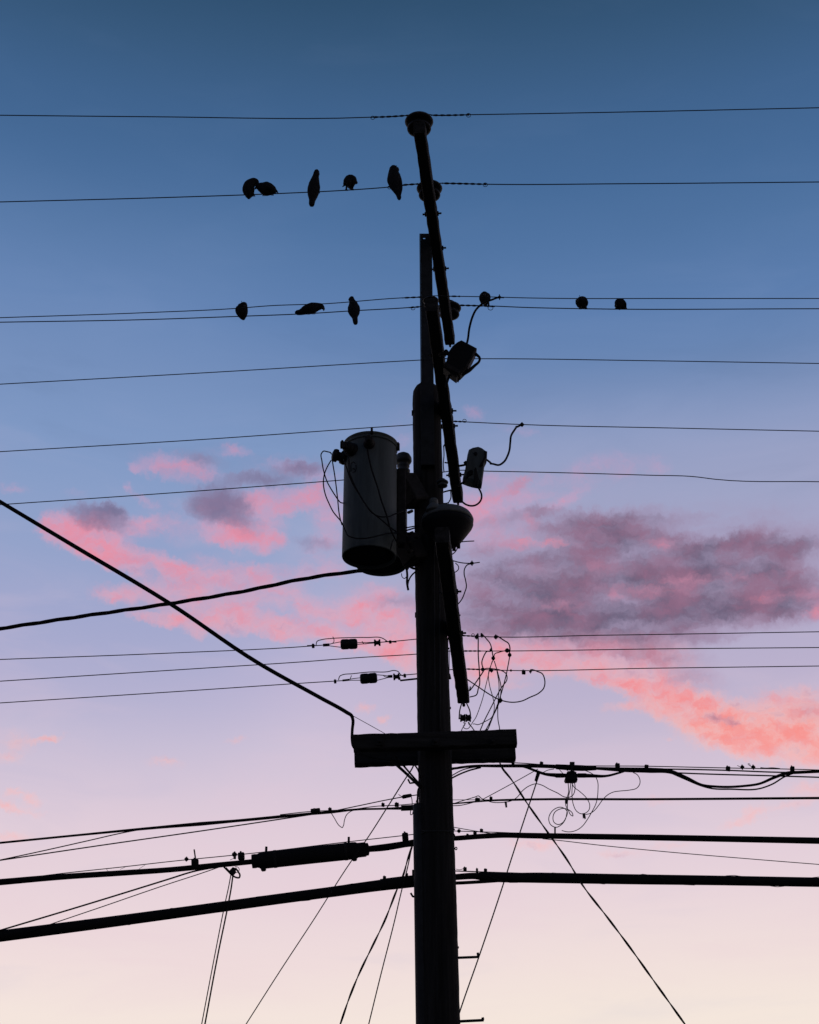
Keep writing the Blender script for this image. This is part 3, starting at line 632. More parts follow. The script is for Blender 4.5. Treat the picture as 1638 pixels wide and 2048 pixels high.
# ------------------------------------------------------------------ transformers
def can(Y, xc, zb, zt_, r, label, main):
    c = at(xc, 1000, Y); c = V((c.x, Y, 0)); h = zt_-zb
    t = empty('transformer', (c.x, Y, zb+CAMZ), label, 'transformer')
    B = V((c.x, Y, zb+CAMZ))
    prof = [(r*.90, .022), (r*.93, .004), (r*.985, 0), (r, .008), (r, h*.3), (r, h*.6), (r, h-.07), (r*.995, h-.06)]
    MB().lathe(B, prof, 56).make('tank', TANK, t)
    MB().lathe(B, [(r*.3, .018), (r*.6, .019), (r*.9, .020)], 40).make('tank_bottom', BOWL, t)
    MB().lathe(B + V((0, 0, h-.06)), [(r*.9, 0), (r*1.035, .002), (r*1.04, .012), (r*1.005, .018), (r*1.0, .026), (r*1.045, .032), (r*1.045, .044), (r*1.0, .052), (r*.8, .075), (r*.4, .093), (.004, .098)], 56).make('lid', TANK, t)
    return t, B, h
TY = 9.95
zb = TY*tan(R(elev(1115.0))); zt1 = TY*tan(R(elev(887)))
r1 = 53.4*pxm(740, 1000, TY)
t1, B1, h1 = can(TY, 739.8, zb, zt1, r1, 'large grey cylindrical transformer tank hanging left of the pole', True)
# bushings on the near face
def bushing(p, ax, s, mat_=PORC, par=t1, lug=True):
    mb = MB().lathe(p, [(.03*s, -.02), (.036*s, 0), (.036*s, .012), (.024*s, .016), (.024*s, .026), (.032*s, .03), (.032*s, .04), (.022*s, .044), (.022*s, .056), (.028*s, .06), (.026*s, .072), (.012*s, .076)], 18, ax)
    o = mb.make('bushing', mat_, par)
    e = V(p) + V(ax).normalized()*.088
    if lug: MB().box(e, .022*s, .022*s, .034*s, ax).make('terminal', STEEL, o)
    return o
def on_tank(px, py):
    d = ray(px, py); o = V((0, 0, CAMZ)); cxy = V((B1.x, B1.y))
    D = V((d.x, d.y)); b_ = D.dot(-cxy); a_ = D.dot(D); c_ = cxy.dot(cxy)-r1*r1
    disc = max(b_*b_-a_*c_, 0); t_ = (-b_-math.sqrt(disc))/a_; p = o + d*t_
    return p, V((p.x-B1.x, p.y-B1.y, 0)).normalized()
p, nrm = on_tank(738.5, 888); bushing(p, nrm, 1.25)
p, nrm = on_tank(705, 900); bushing(p, nrm, 1.5)
# side bushing with its cap
ps = at(689, 916, TY-.05); MB().lathe(ps, [(.05, -.02), (.056, .0), (.05, .03), (.036, .036), (.036, .05), (.05, .056), (.052, .075), (.046, .092), (.02, .1)], 22, (-1, -.25, .18)).make('bushing', PORC, t1)
# lid clamps
for (x, y, w, h_) in ((684.5, 890, 8, 13), (743.6, 863, 4.5, 12), (796, 894, 7, 13)):
    q = pxm(x, y, TY); Yq = TY - (r1*1.03 if 700 < x < 780 else .02); cc = at(x, y, Yq)
    MB().box(cc, w*q, .04, h_*q).tube([cc + V((0, -.005, -h_*.6*q)), cc + V((0, -.005, h_*.75*q))], w*.28*q, 8).make('lid_clamp', STEEL, t1)
# round stencilled mark on the tank
mk = MB()
def tank_pt(px, py, off=.0015):
    p, n_ = on_tank(px, py); return p + n_*off
for seg in ([(702, 927), (701.5, 935), (702, 943)], [(702.5, 926.5), (707, 924), (711, 927)], [(712, 930), (712.5, 938), (711, 943), (705, 945)], [(704.5, 938), (708.5, 937), (709, 940)]):
    mk.tube([tank_pt(*s) for s in seg], .0034, 5)
mk.make('painted_mark', BOWL, t1)
# hanger bars on the pole side
qq = pxm(800, 960, 10.1)
MB().box((B1.x + r1 + .037, TY+.08, B1.z + h1*.47), .068, .09, h1*.66).make('mounting_bar', STEEL, t1)  # mounting bar widened in dark steel to darken the rear tank's lit edge
for yy, hh in ((982, 66), (1099, 60)):
    a = at(806, yy, 10.15); b = at(836, yy, 10.25); q = pxm(820, yy, 10.2)
    MB().box((a+b)/2, (b-a).length, .16, hh*q, b-a, (0, 1, 0), .08).make('pole_bracket', STEEL, t1)
for x, y in ((817, 1025), (818, 1068), (816, 1085), (817, 1104)):
    MB().tube([at(x, y, 10.0), at(x+7, y-3, 10.05)], .012, 8).make('bracket_bolt', STEEL, t1)
T2Y = 10.55
t2, B2, h2 = can(T2Y, 764.0, T2Y*tan(R(elev(1131))), T2Y*tan(R(elev(955))), r1, 'second transformer tank half hidden behind the large grey one', False)
cm = at(806.5, 948, T2Y-.08); q = pxm(806, 930, T2Y)
MB().lathe(cm, [(10*q, -2*q), (11*q, 2*q), (13.5*q, 4*q), (13.5*q, 8*q), (10*q, 10*q), (10*q, 14*q), (12.5*q, 16*q), (12.5*q, 19*q), (9.5*q, 21*q), (9.5*q, 25*q), (15*q, 25.5*q), (16.8*q, 29*q), (16.5*q, 36*q), (13*q, 43*q), (7*q, 47*q), (.5*q, 48*q)], 30).make('capped_bushing', GREYP, t2)

GT = 'black leads hanging round the transformer tank'
TL = [('thin lead looping left from the side bushing and back behind the tank', [(663, 908, TY-.25), (655, 903.5), (647, 902.3), (643.3, 906), (644, 922.6), (649, 948), (655, 965), (664, 981), (675, 998), (687, 1007, TY+.05)], 2.5),
      ('longest lead bowing out left and sweeping low across the tank', [(662, 921, TY-.2), (655, 933), (650, 944.5), (646.8, 963), (651, 990), (658, 1007), (666, 1023), (682, 1043), (690, 1060, TY-.2), (699, 1073, TY-.26), (712, 1076.5, TY-.27), (728, 1077, TY-.28), (748, 1073.5, TY-.27), (774, 1067, TY-.22), (795, 1066, TY-.1)], 2.6),
      ('lead dropping almost straight from the side bushing along the tank edge', [(664.5, 920, TY-.2), (666, 930), (669, 948), (672, 970), (675, 996), (680, 1036), (684, 1050, TY-.1)], 2.5),
      ('lead running diagonally over the tank to the upper bracket', [(687, 918, TY-.2), (693, 935, TY-.24), (704, 965, TY-.27), (719, 990, TY-.28), (733, 1012, TY-.28), (746, 1027, TY-.28), (759, 1033, TY-.27), (773, 1033.5, TY-.24), (792, 1027, TY-.15), (812, 1020.5, 10.05)], 2.6),
      ('lead running diagonally over the tank to the lower bracket', [(690, 905, TY-.2), (697, 915, TY-.25), (699, 944.5, TY-.27), (708, 968, TY-.28), (717, 985, TY-.28), (744.5, 1025, TY-.285), (762, 1039, TY-.28), (776, 1051, TY-.26), (793, 1064, TY-.15)], 2.8),
      ('lead falling from the middle bushing down the front of the tank', [(734.5, 898, TY-.31), (737, 912, TY-.3), (741, 930, TY-.29), (755.5, 975.7, TY-.28), (764, 1005, TY-.275), (772, 1027, TY-.26), (781, 1058, TY-.24), (789, 1075, TY-.2), (797, 1090, TY-.1)], 3.4),
      ('short curved lead by the bottom right edge of the tank', [(787, 1078, TY-.22), (783, 1090, TY-.24), (781, 1099, TY-.22)], 2.2)]
for lab, pts, w in TL: line('transformer_lead', lab, 'transformer lead', pts, TY-.15, w, m=RUBB, group=GT)
multi('transformer_lead', 'pair of short leads crossing the bright gap between tank and pole', 'transformer lead', [([(810, 1056), (829, 1052.5), (838, 1051)], 2.6), ([(806, 1063), (829, 1056), (838, 1053)], 3.2)], 10.1, m=RUBB)
multi('transformer_lead', 'bundle of cables curling under the tank bottoms into the pole', 'transformer lead', [([(810, 1064), (820, 1071.5), (830, 1075), (836, 1076)], 4), ([(816, 1128), (822, 1134.5), (828, 1137), (836, 1137)], 5), ([(812, 1138), (816, 1132), (824, 1126), (836, 1122)], 9), ([(803, 1147), (804.5, 1154), (809, 1157), (813, 1153), (814.5, 1146)], 1.7), ([(813, 1135), (814.5, 1150), (814, 1165), (816.5, 1180)], 4.6), ([(833, 1142), (824, 1150), (818, 1160), (815.5, 1172), (816.5, 1180)], 3.2)], 10.15, m=RUBB)

# ------------------------------------------------------------------ street lamp under the middle arm
LYy = 9.92; lc = at(895, 1044, LYy); q = pxm(895, 1044, LYy)
lamp = empty('street_lamp', lc, 'round street lamp with pale lid and dark bowl on the front of the pole', 'street lamp')
MB().lathe(lc, [(50*q, -1*q), (52*q, 0), (52.4*q, 4*q), (51*q, 8*q), (47*q, 15*q), (42*q, 19*q), (30*q, 22*q), (10*q, 24*q), (.5*q, 24*q)], 44).make('housing', LAMPG, lamp)
MB().lathe(lc, [(51*q, -1.3*q), (51.6*q, -7*q), (49*q, -13*q), (40*q, -26*q), (30*q, -40*q), (22*q, -50*q), (12*q, -55*q), (.5*q, -56*q)], 44).make('bowl', BOWL, lamp)
nk = at(867.6, 1014, LYy-.12)
MB().lathe(nk, [(16*q, -10*q), (14.5*q, -3*q), (12.5*q, 1*q), (10.5*q, 3.5*q), (9.8*q, 5*q), (8.2*q, 5.6*q), (8.2*q, 7.5*q), (9*q, 8.2*q), (9*q, 10*q), (8*q, 10.8*q), (8*q, 12.6*q), (8.8*q, 13.2*q), (8.8*q, 15*q), (7*q, 17.5*q), (.5*q, 18*q)], 24).make('photocell', LAMPG, lamp)
MB().box((lc.x-.09, LYy+.14, lc.z-.02), .09, .2, .08).make('lamp_bracket', STEEL, lamp)
for x, y, w in ((917, 1092, 7), (908, 1097, 7)): MB().box(at(x, y, LYy), w*q, .03, 9*q).make('latch', STEEL, lamp)

# ------------------------------------------------------------------ switch boxes on the middle arm
GC = 'boxed fuse switches on the middle arm'
CY = 9.35
c1_ = MB().prism([(922.6, 686.5), (938, 694.5), (953.3, 702.7), (952, 707), (945, 722), (934, 741), (920.6, 754.5), (917, 754), (912.8, 761), (899, 751), (886.8, 741), (889, 735), (893, 727), (897, 709.5), (905, 698), (915, 690)], CY, .11).make('fuse_switch', BOWL)
tag(c1_, 'tilted dark switch box with an open loop handle, by the end of the topmost arm', 'fuse switch', GC)
line('handle', '', '', [(948, 706), (955, 711), (959.5, 716), (958, 723), (949, 731.5), (938, 741), (925, 750)], CY, [8, 6, 5, 5, 6, 8, 6], m=BOWL, parent=c1_)
MB().prism([(890, 733), (921, 750), (917.5, 756.5), (886.5, 739.5)], CY, .125, .97).make('lip', STEEL, c1_)
multi('bracket', '', '', [([(901, 707), (890, 707), (878, 709)], 8.5), ([(896, 716.5), (892, 717), (888, 715.5), (886, 713)], 1.6), ([(890, 704), (892, 701.5), (895, 704)], 6)], CY, m=STEEL, parent=c1_)
line('switch_lead', 'thick lead arching from the dark switch box up to the clamp beside a bird', 'switch lead', [(932, 694, CY), (935.5, 680, CY), (939, 655, 9.25), (946, 631, 9.15), (955.8, 615, 9.05), (968, 605.5, 9.0), (984, 599.5, 8.95), (999, 594.8, 8.92), (1008, 595.5, 8.92)], 9.1, [4.6, 4.6, 4.6, 4.6, 4.4, 4.4, 4.2, 3.6, 2.4], m=RUBB)
clamp(w3, 999, 594.5, 6.5, 10, 8.92, 0, 'ball')
line('switch_lead', 'short thick lead from the bottom of the dark switch box to the middle arm', 'switch lead', [(900, 748), (897, 756), (894, 765), (892, 774)], CY, 5, m=RUBB)
C2Y = 11.12
c2_ = MB().prism([(937.3, 905), (945, 901), (956, 899), (963, 901.5), (969, 906), (973, 909), (973.5, 919), (969, 930), (967, 945), (965, 961), (963, 972.5), (953, 971.5), (944.7, 970), (935, 967), (925, 963), (927, 954), (930, 943), (934.5, 915)], C2Y, .13).make('fuse_switch', TANK)
tag(c2_, 'upright pale grey switch box hung beside the tip of the middle arm', 'fuse switch', GC)
MB().prism([(969, 906.5), (974, 908.5), (973.5, 920), (968, 930), (964, 938), (958, 940), (962, 932), (968, 920)], C2Y-.02, .13).make('latch', STEEL, c2_)
MB().prism([(932, 958), (934.5, 945), (942, 940.5), (946.5, 943), (945, 949), (938, 953)], C2Y-.066, .03).make('emblem', BOWL, c2_)
MB().prism([(949, 939), (952, 935), (958, 960), (955, 971), (948, 970)], C2Y-.064, .02).make('seam', STEEL, c2_)
MB().prism([(947.5, 906), (952, 904.5), (955, 908), (952, 911.5), (948.5, 910)], C2Y-.066, .02).make('knob', BOWL, c2_)
multi('bracket', '', '', [([(910, 932), (920, 931.5), (934, 929)], 4.5), ([(929, 927), (933, 924)], 7), ([(916, 972), (921.5, 968), (931, 961.5)], 4.2)], C2Y, m=STEEL, parent=c2_)
line('switch_lead', 'lead curving from the pale switch box up to the clamp on the wire at right', 'switch lead', [(970, 917, C2Y), (978, 923, C2Y), (987, 928), (997, 930), (1008, 923.5), (1015, 912), (1019, 900), (1020.5, 886), (1022.5, 871), (1030, 858.5), (1038, 852, 10.75), (1044, 849, 10.72)], 10.95, 4.2, m=RUBB)
line('switch_lead', 'looped lead from the bottom of the pale switch box round to the arm tip', 'switch lead', [(954, 972), (959.5, 980), (963, 989), (962.5, 998), (957.5, 1006), (949, 1011), (940, 1011.5), (932, 1009), (922, 1001.5)], 11.3, 3.8, m=RUBB)

# ------------------------------------------------------------------ the double beam low on the pole
def beam(x0, x1, ybt, Y, tall, dep, label, yoff):
    a = at(x0, yoff[0], Y); b = at(x1, yoff[1], Y); d = (b-a); mid = (a+b)/2
    mb = MB(); sgm = 30; vs = []; fs = []; rn = random.Random(int(Y*100)); Z = d.normalized().cross(V((0, 1, 0))); Z = Z if Z.z > 0 else -Z
    prof = [(-.5, -.44), (-.44, -.5), (.44, -.5), (.5, -.44), (.5, .44), (.44, .5), (-.44, .5), (-.5, .44)]
    for i in range(sgm+1):
        p = a + d*(i/sgm)
        for u, v in prof:
            e = rn.uniform(-.045, .03); vs.append(p + V((0, u*dep*(1+e), 0)) + Z*(v*tall*(1+e)))
    m_ = len(prof)
    for i in range(sgm):
        for k in range(m_): fs.append((i*m_+k, i*m_+(k+1) % m_, (i+1)*m_+(k+1) % m_, (i+1)*m_+k))
    fs.append(tuple(range(m_-1, -1, -1))); fs.append(tuple(sgm*m_+k for k in range(m_)))
    o = mb.add(vs, fs).make('beam', ARMX); return tag(o, label, 'beam', 'paired timber beams across the pole')
qn = pxm(870, 1490, 10.12)
bA = beam(707, 1032.8, 0, 10.115, .112, .092, 'front timber beam bolted level across the low pole, the higher-looking of the pair', (1487.5, 1477.0))
bB = beam(709, 1030.3, 0, 10.50, .112, .092, 'rear timber beam behind the pole, showing just below the front one', (1517.5, 1506.0))
for x in (760, 871, 985):
    p = at(x, 1484, 10.06); MB().box(p, .05, .012, .05).tube([p, p + V((0, -.03, 0))], .011, 8).make('beam_bolt', STEEL, bA)

# ------------------------------------------------------------------ service cables up left
line('service_cable', 'thick black cable slanting down from the far left to the tip of the beam', 'service cable', [(-2, 1002), (150, 1093), (340, 1207), (520, 1328), (640, 1395), (694, 1425), (703, 1431), (705.5, 1438), (704.5, 1460), (704, 1480), (706, 1492), (716, 1503), (735, 1512), (765, 1518), (800, 1520)], 10.02, [8.8, 9.2, 9, 8.6, 8.2, 8, 7.4, 6.6, 6, 5.6, 5, 4.4, 4, 3.6, 3.4], m=RUBB)
line('support_wire', 'thin straight wire from the bent end of the slanting cable to the beam top', 'support wire', [(703, 1430), (740, 1450.5), (775, 1470)], 10.02, 1.3)
line('service_cable', 'twisted cable rising from the left edge to the bottom of the transformers', 'service cable', [(-2, 1257.5), (160, 1233), (340, 1207), (500, 1180), (600, 1159), (680, 1146.5), (740, 1140), (780, 1137)], 10.75, 8.8, m=RUBB, twist=3, pitch=.8)

# ------------------------------------------------------------------ communication cables, right of the pole
CYr = 10.47
k1 = line('strand_wire', 'thin straight support strand just under the right half of the beam', 'strand wire', [(880, 1525), (937, 1524.4), (1046, 1526.4), (1083, 1529), (1300, 1532.5), (1460, 1536), (1590, 1538.5), (1640, 1540)], CYr, 2.0)
for c_ in ((966, 1521, 7, 9), (1026, 1525.5, 6, 7), (1083, 1528, 7, 8), (1235, 1531.5, 9, 9), (1293, 1532.6, 8, 5)): clamp(k1, *c_, CYr)
for c_ in ((1484.6, 1534.5, 8, 8), (1506.6, 1534.5, 8, 8)): clamp(k1, *c_, CYr, 0, 'ball')
clamp(k1, 1456, 1537.5, 8.5, 9, CYr, 6); clamp(k1, 1584.6, 1538, 8, 10, CYr, 6)
multi('wire_tail', '', '', [([(1474.5, 1531), (1480, 1533.5)], 1.2), ([(1505, 1534), (1499, 1531), (1496, 1528), (1498, 1527.2), (1501, 1532)], 1.2), ([(1521, 1535.5), (1530, 1536.5), (1545, 1536), (1560, 1537.5)], 2.6)], CYr, parent=k1)
k2 = line('cable', 'thick black cable under the beam strand that ends in a long double sag at right', 'cable', [(880, 1538), (906, 1537), (937, 1532.8), (998, 1531.8), (1105, 1532.8), (1144, 1535), (1193, 1536.7), (1254, 1539.5), (1300, 1540.5), (1340, 1543), (1372, 1555), (1404, 1570), (1430, 1573), (1487, 1572), (1520, 1567), (1546, 1556), (1575, 1546), (1600, 1544.5), (1640, 1542.8)], CYr, [4.5, 5, 5, 6.5, 8, 8, 6, 10, 11, 9, 6.5, 5.5, 5, 5, 5, 6, 7, 6.5, 6], m=RUBB)
line('cable', 'lower of the two sagging loops at the far right of the beam strand', 'cable', [(1340, 1545), (1372, 1559), (1404, 1572), (1420, 1576.3), (1463, 1578.3), (1520, 1577), (1545, 1568), (1570, 1553), (1585, 1547)], CYr, 3.2, m=RUBB)
line('cable', 'straight cable running on level above the double sag at right', 'cable', [(1300, 1538), (1345, 1538.3), (1450, 1540.5), (1558, 1544.5), (1600, 1545)], CYr, 3, m=RUBB)
line('cable', 'lower of two straight cables between the double sag and the strand', 'cable', [(1340, 1545), (1361, 1546), (1558, 1552), (1640, 1554.6)], CYr, 3, m=RUBB)
line('cable', 'short black cable bowing under the splice box right of the beam', 'cable', [(1040, 1532), (1052, 1534.5), (1071, 1541.5), (1090, 1548), (1108, 1550), (1130, 1551), (1176, 1551.3), (1215, 1551.5), (1235, 1546.5), (1256, 1540)], CYr-.05, [4, 5, 5.5, 6, 8, 8.5, 8, 5, 4.6, 4], m=RUBB)
mb = MB().prism([(1111, 1530), (1165, 1532), (1192, 1534), (1193, 1539), (1167, 1540.5), (1147, 1540), (1112, 1537)], CYr-.03, .05)
mb.make('cable_sleeve', RUBB, k2)
spl = MB().prism([(1133, 1546.5), (1139, 1544.5), (1147, 1544.5), (1152, 1547), (1154.5, 1562), (1150, 1564), (1131, 1564), (1128.8, 1560)], CYr-.05, .09).make('splice_box', BOWL)
tag(spl, 'small dark splice box hung from the strand with loose loops under it', 'splice box')
MB().prism([(1139.5, 1524.5), (1149, 1524.5), (1149, 1532), (1146.5, 1535), (1145.5, 1546), (1141.5, 1546), (1141.5, 1535), (1139.5, 1532)], CYr-.06, .03).make('hanger', STEEL, spl)
for x0, x1 in ((1108, 1131), (1151, 1176)):
    q = pxm(x0, 1551, CYr); a = at(x0, 1551, CYr-.05); b = at(x1, 1551, CYr-.05); MB().tube([a, a.lerp(b, .2), a.lerp(b, .8), b], [2.6*q, 4.6*q, 4.6*q, 3*q], 12).make('cable_gland', RUBB, spl)
GL = 'loose wire loops under the splice box'
for lab, pts, w in (
  ('coiled double ring of wire hanging lowest left under the splice box', [(1136, 1563), (1137, 1585), (1132, 1602), (1132, 1612), (1136, 1619), (1143, 1631), (1145.5, 1632), (1145, 1627), (1138, 1620), (1130, 1617), (1120, 1618), (1110, 1624), (1106, 1634), (1108.5, 1645), (1116, 1649), (1125, 1645.5), (1131, 1637), (1134, 1622), (1129, 1617), (1121, 1614.3), (1111, 1617), (1102, 1625), (1097.5, 1638), (1101, 1649), (1112, 1654.6), (1122, 1650), (1130, 1640), (1134, 1624), (1135.5, 1600), (1140, 1580), (1142, 1564)], 1.8),
  ('teardrop wire loop hanging just right of the splice box', [(1145.4, 1563), (1144, 1590), (1147, 1610), (1153, 1622), (1162, 1627.5), (1171, 1626), (1178, 1619.5), (1179.5, 1610), (1174, 1597.5), (1159, 1582.6), (1148, 1574), (1143, 1564)], 1.7),
  ('long thin wire curving down from the cable and trailing to a free end', [(1164, 1539), (1180, 1545), (1190, 1552), (1195, 1562), (1196, 1580), (1192, 1607), (1183, 1625), (1174, 1640), (1166, 1651), (1155, 1659.5), (1145, 1663), (1135, 1663.7), (1123.4, 1661)], 1.7),
  ('thin wire swinging far right from the strand and back under the box', [(1266, 1545), (1274, 1549), (1279.5, 1558), (1279.5, 1568), (1273, 1576.5), (1260, 1580), (1240, 1582), (1227, 1584), (1215, 1590), (1205, 1600), (1197, 1611), (1188, 1621.6), (1180, 1627), (1171, 1629)], 1.7),
  ('thin wire arching left of the splice box down to the next cable', [(1027, 1599.5), (1033, 1595.5), (1046.5, 1580), (1058, 1572), (1073.4, 1567.6), (1083, 1570), (1098, 1578), (1115, 1586), (1129.5, 1594), (1138, 1594.5), (1145, 1591), (1150, 1578), (1149, 1563)], 1.8)):
    line('wire_loop', lab, 'wire loop', pts, CYr-.08, w, m=RUBB, group=GL)
mb = MB().prism([(1165, 1627), (1170, 1627), (1171.5, 1637), (1169.5, 1638), (1168.5, 1635), (1166, 1637)], CYr-.08, .025); mb.make('connector', STEEL, spl)
mb = MB().prism([(1130, 1597), (1135, 1597), (1135, 1606), (1132.5, 1608), (1130, 1606)], CYr-.08, .025); mb.make('connector', STEEL, spl)
line('thin_wire', 'thin wire slanting down left from the strand to the next cable below the beam', 'thin wire', [(1076, 1538), (1027, 1565.5), (966, 1598.5)], CYr-.03, 1.7)
multi('short_wire', 'two short thin wires arching between strand and splice box', 'short wire', [([(1086, 1545), (1095, 1540.5), (1108, 1538)], 1.6), ([(1118, 1538), (1124, 1545), (1128, 1549)], 1.4), ([(1132, 1539), (1138, 1544)], 1.4)], CYr-.06)
multi('cable_tail', 'cables fanning from the pole up to the strand under the right half of the beam', 'cable tail', [([(902, 1552), (926, 1539.5), (945, 1535), (960, 1533.5)], 2.2), ([(902, 1557), (920, 1548), (938, 1541), (962, 1534.8)], 3.4), ([(902, 1539), (920, 1534.5), (940, 1532.5)], 4)], CYr-.02, m=RUBB)

k3 = line('cable', 'medium cable crossing level at right, second below the beam', 'cable', [(880, 1609), (910, 1607), (949, 1603.5), (980, 1601), (1027, 1599.5), (1300, 1598.4), (1640, 1596)], CYr, [3, 3, 3.4, 4, 4.6, 4.8, 5.2], m=RUBB)
line('strand', '', '', [(880, 1599.7), (908, 1599.7), (1030, 1599)], CYr, 1.3, parent=k3)
multi('loose_wire', '', '', [([(905, 1608), (920, 1603), (936.6, 1598), (950, 1594), (957, 1591.8), (962, 1596), (972, 1601)], 1.8), ([(905, 1611.5), (918, 1611), (932, 1608.5), (949, 1604)], 1.8), ([(970, 1600), (985, 1604.5), (1003, 1605), (1018, 1603), (1030, 1599)], 1.8)], CYr-.02, parent=k3)
clamp(k3, 955, 1600, 10, 7, CYr-.02); clamp(k3, 982, 1597, 6, 6.5, CYr-.02)
MB().prism([(1009, 1603.5), (1013.5, 1603.5), (1014.5, 1614.5), (1011, 1614.5)], CYr-.02, .02).make('hanger', STEEL, k3)

k4 = line('cable', 'thick cable crossing level at right, third below the beam', 'cable', [(880, 1678), (911, 1676.6), (961, 1672.8), (1010, 1670.3), (1056, 1671.2), (1300, 1675), (1460, 1678), (1640, 1681.5)], CYr, [9.6, 10, 10.5, 11, 11.6, 12.2, 12.6, 13.2], m=RUBB, n=12)
multi('strand', '', '', [([(880, 1661), (911, 1662), (961, 1663.6), (1022, 1665.6), (1060, 1668)], 1.8), ([(905, 1654), (945, 1661), (983, 1667)], 1.6)], CYr, parent=k4)
clamp(k4, 918, 1662, 7.5, 6.5, CYr, 0, 'ball'); clamp(k4, 963, 1661.5, 6.6, 6.6, CYr); clamp(k4, 950, 1667.5, 7, 8, CYr); clamp(k4, 935, 1671, 5, 6, CYr)
MB().prism([(1108.5, 1654), (1111.5, 1654), (1111.5, 1669), (1108.5, 1669)], CYr, .02).make('hanger', STEEL, k4)
line('thin_wire', 'thin wire sloping gently down to the right edge below the third cable', 'thin wire', [(1085, 1677.5), (1110, 1680), (1205, 1691), (1300, 1700.5), (1527, 1720), (1640, 1729)], CYr-.1, 1.7)
k5 = line('cable', 'thickest cable at right, lowest of the level cables', 'cable', [(880, 1757), (913, 1754), (950, 1752), (975, 1754), (1080, 1755.5), (1260, 1758.5), (1440, 1761), (1640, 1764.5)], CYr, [11.5, 12, 13, 18, 20.5, 20, 19, 18.6], m=RUBB, n=14)
line('second_cable', '', '', [(880, 1767), (913, 1766), (960, 1763.5), (1010, 1760)], CYr, 7, m=RUBB, parent=k5)
multi('strand', '', '', [([(880, 1741), (913, 1742), (970, 1744), (1060, 1747)], 2.4), ([(912, 1738), (918, 1739.5), (928, 1737)], 1.3)], CYr, parent=k5)
clamp(k5, 930, 1738.5, 7, 7.5, CYr); clamp(k5, 954, 1741.5, 4.5, 8.5, CYr); clamp(k5, 971, 1740.5, 6.6, 5.6, CYr)

# ------------------------------------------------------------------ communication cables, left of the pole
k6 = line('cable', 'bundled cable sloping down left, first below the beam', 'cable', [(850, 1614), (826, 1615.7), (770, 1617.5), (706.5, 1619.5), (665, 1624), (600, 1629.5), (560, 1633.5), (470, 1642), (400, 1648), (317, 1655), (170, 1669), (-2, 1686)], CYr, [9, 8, 4, 4.4, 6, 5.6, 6.4, 6, 8, 5.8, 4.6, 4.4], m=RUBB)
line('strand', '', '', [(845, 1606), (794, 1610.5), (753, 1612.5), (706, 1618.5), (660, 1621), (621, 1623), (560, 1629.5)], CYr, 1.9, parent=k6)
MB().prism([(802, 1612.5), (828, 1611), (828, 1619.5), (802, 1620.5)], CYr, .05).make('end_sleeve', STEEL, k6)
clamp(k6, 766, 1609.8, 6.5, 7, CYr); clamp(k6, 793.5, 1609.5, 8.5, 7.5, CYr, 0); clamp(k6, 631, 1622, 19, 7, CYr, -6); clamp(k6, 660, 1620, 7, 8, CYr, -6)
line('drop_wire', 'V-shaped slack wire hanging under the first cable left of the pole', 'drop wire', [(662.5, 1626), (668, 1635), (682, 1654), (684.5, 1655.2), (686.5, 1652), (689, 1640), (693, 1630), (702, 1622.5), (715, 1619.5), (731, 1618)], CYr-.02, 1.7, m=RUBB)
gy = line('guy_wire', 'thin guy wire with a ribbed grip rising to the pole above the first left cable', 'guy wire', [(842, 1588), (838, 1589), (814, 1592.5), (780, 1598.6), (720, 1611), (665, 1622.5)], CYr-.05, 2.2)
mb = MB().prism([(803, 1594), (806, 1590.5), (822, 1588), (824, 1591), (822, 1593.5), (806, 1597)], CYr-.05, .03); mb.make('wire_grip', STEEL, gy)
multi('wire_tail', '', '', [([(797, 1588.5), (800, 1591), (806, 1594)], 1.3), ([(822.5, 1592), (824, 1600), (824, 1612), (821, 1624), (821.5, 1629.5), (824, 1629), (826, 1623)], 1.7), ([(832, 1608), (833.5, 1600), (838, 1597)], 1.6)], CYr-.05, parent=gy)
line('cable', 'short cable clinging to the left edge of the pole under the beam', 'cable', [(841, 1571), (836.5, 1580), (835.5, 1592), (836, 1608), (838, 1612)], CYr-.12, 4, m=RUBB)
line('cable', 'thin cable peeling off the first left cable near the pole, lower of two', 'cable', [(640, 1626.5), (560, 1638.5), (400, 1662.3), (200, 1691), (-2, 1721)], CYr-.02, 2.6, m=RUBB)
line('cable', 'thin cable peeling off the first left cable further left, upper of two', 'cable', [(300, 1656), (254, 1664), (171, 1682.6), (80, 1703), (-2, 1720.5)], CYr-.02, 2.3, m=RUBB)

k7 = line('cable', 'thick cable sloping down left through the long splice cylinder', 'cable', [(850, 1681), (825, 1686), (780, 1692), (735, 1697.5), (620, 1710), (503, 1723.5), (442, 1729.5), (340, 1739.5), (244, 1746), (120, 1754), (-2, 1764.5)], CYr, [14, 14, 11.5, 11, 11, 10.5, 11, 11, 11.5, 12, 13], m=RUBB, n=12)
line('second_cable', '', '', [(835, 1688), (800, 1695), (770, 1700), (731, 1703)], CYr, 3.6, m=RUBB, parent=k7)
line('strand', '', '', [(850, 1666), (825, 1669), (697, 1683.5), (519, 1705), (400, 1717), (374, 1719.5), (244, 1734), (98, 1750), (60, 1755)], CYr, 1.9, parent=k7)
multi('lashing_wire', '', '', [([(253, 1733), (240, 1739)], .8), ([(290, 1730), (278, 1738)], .8), ([(212, 1737), (216, 1742)], .8)], CYr, parent=k7)
clamp(k7, 373, 1718.3, 8, 7.5, CYr, 0, 'ball'); clamp(k7, 390, 1725, 14, 13, CYr, -5); clamp(k7, 469, 1709, 10, 9, CYr, 0, 'ball'); clamp(k7, 469.5, 1715, 5, 6, CYr); clamp(k7, 482.5, 1712.5, 13, 14, CYr, -5); clamp(k7, 810.5, 1674.5, 12.5, 16, CYr, -5)
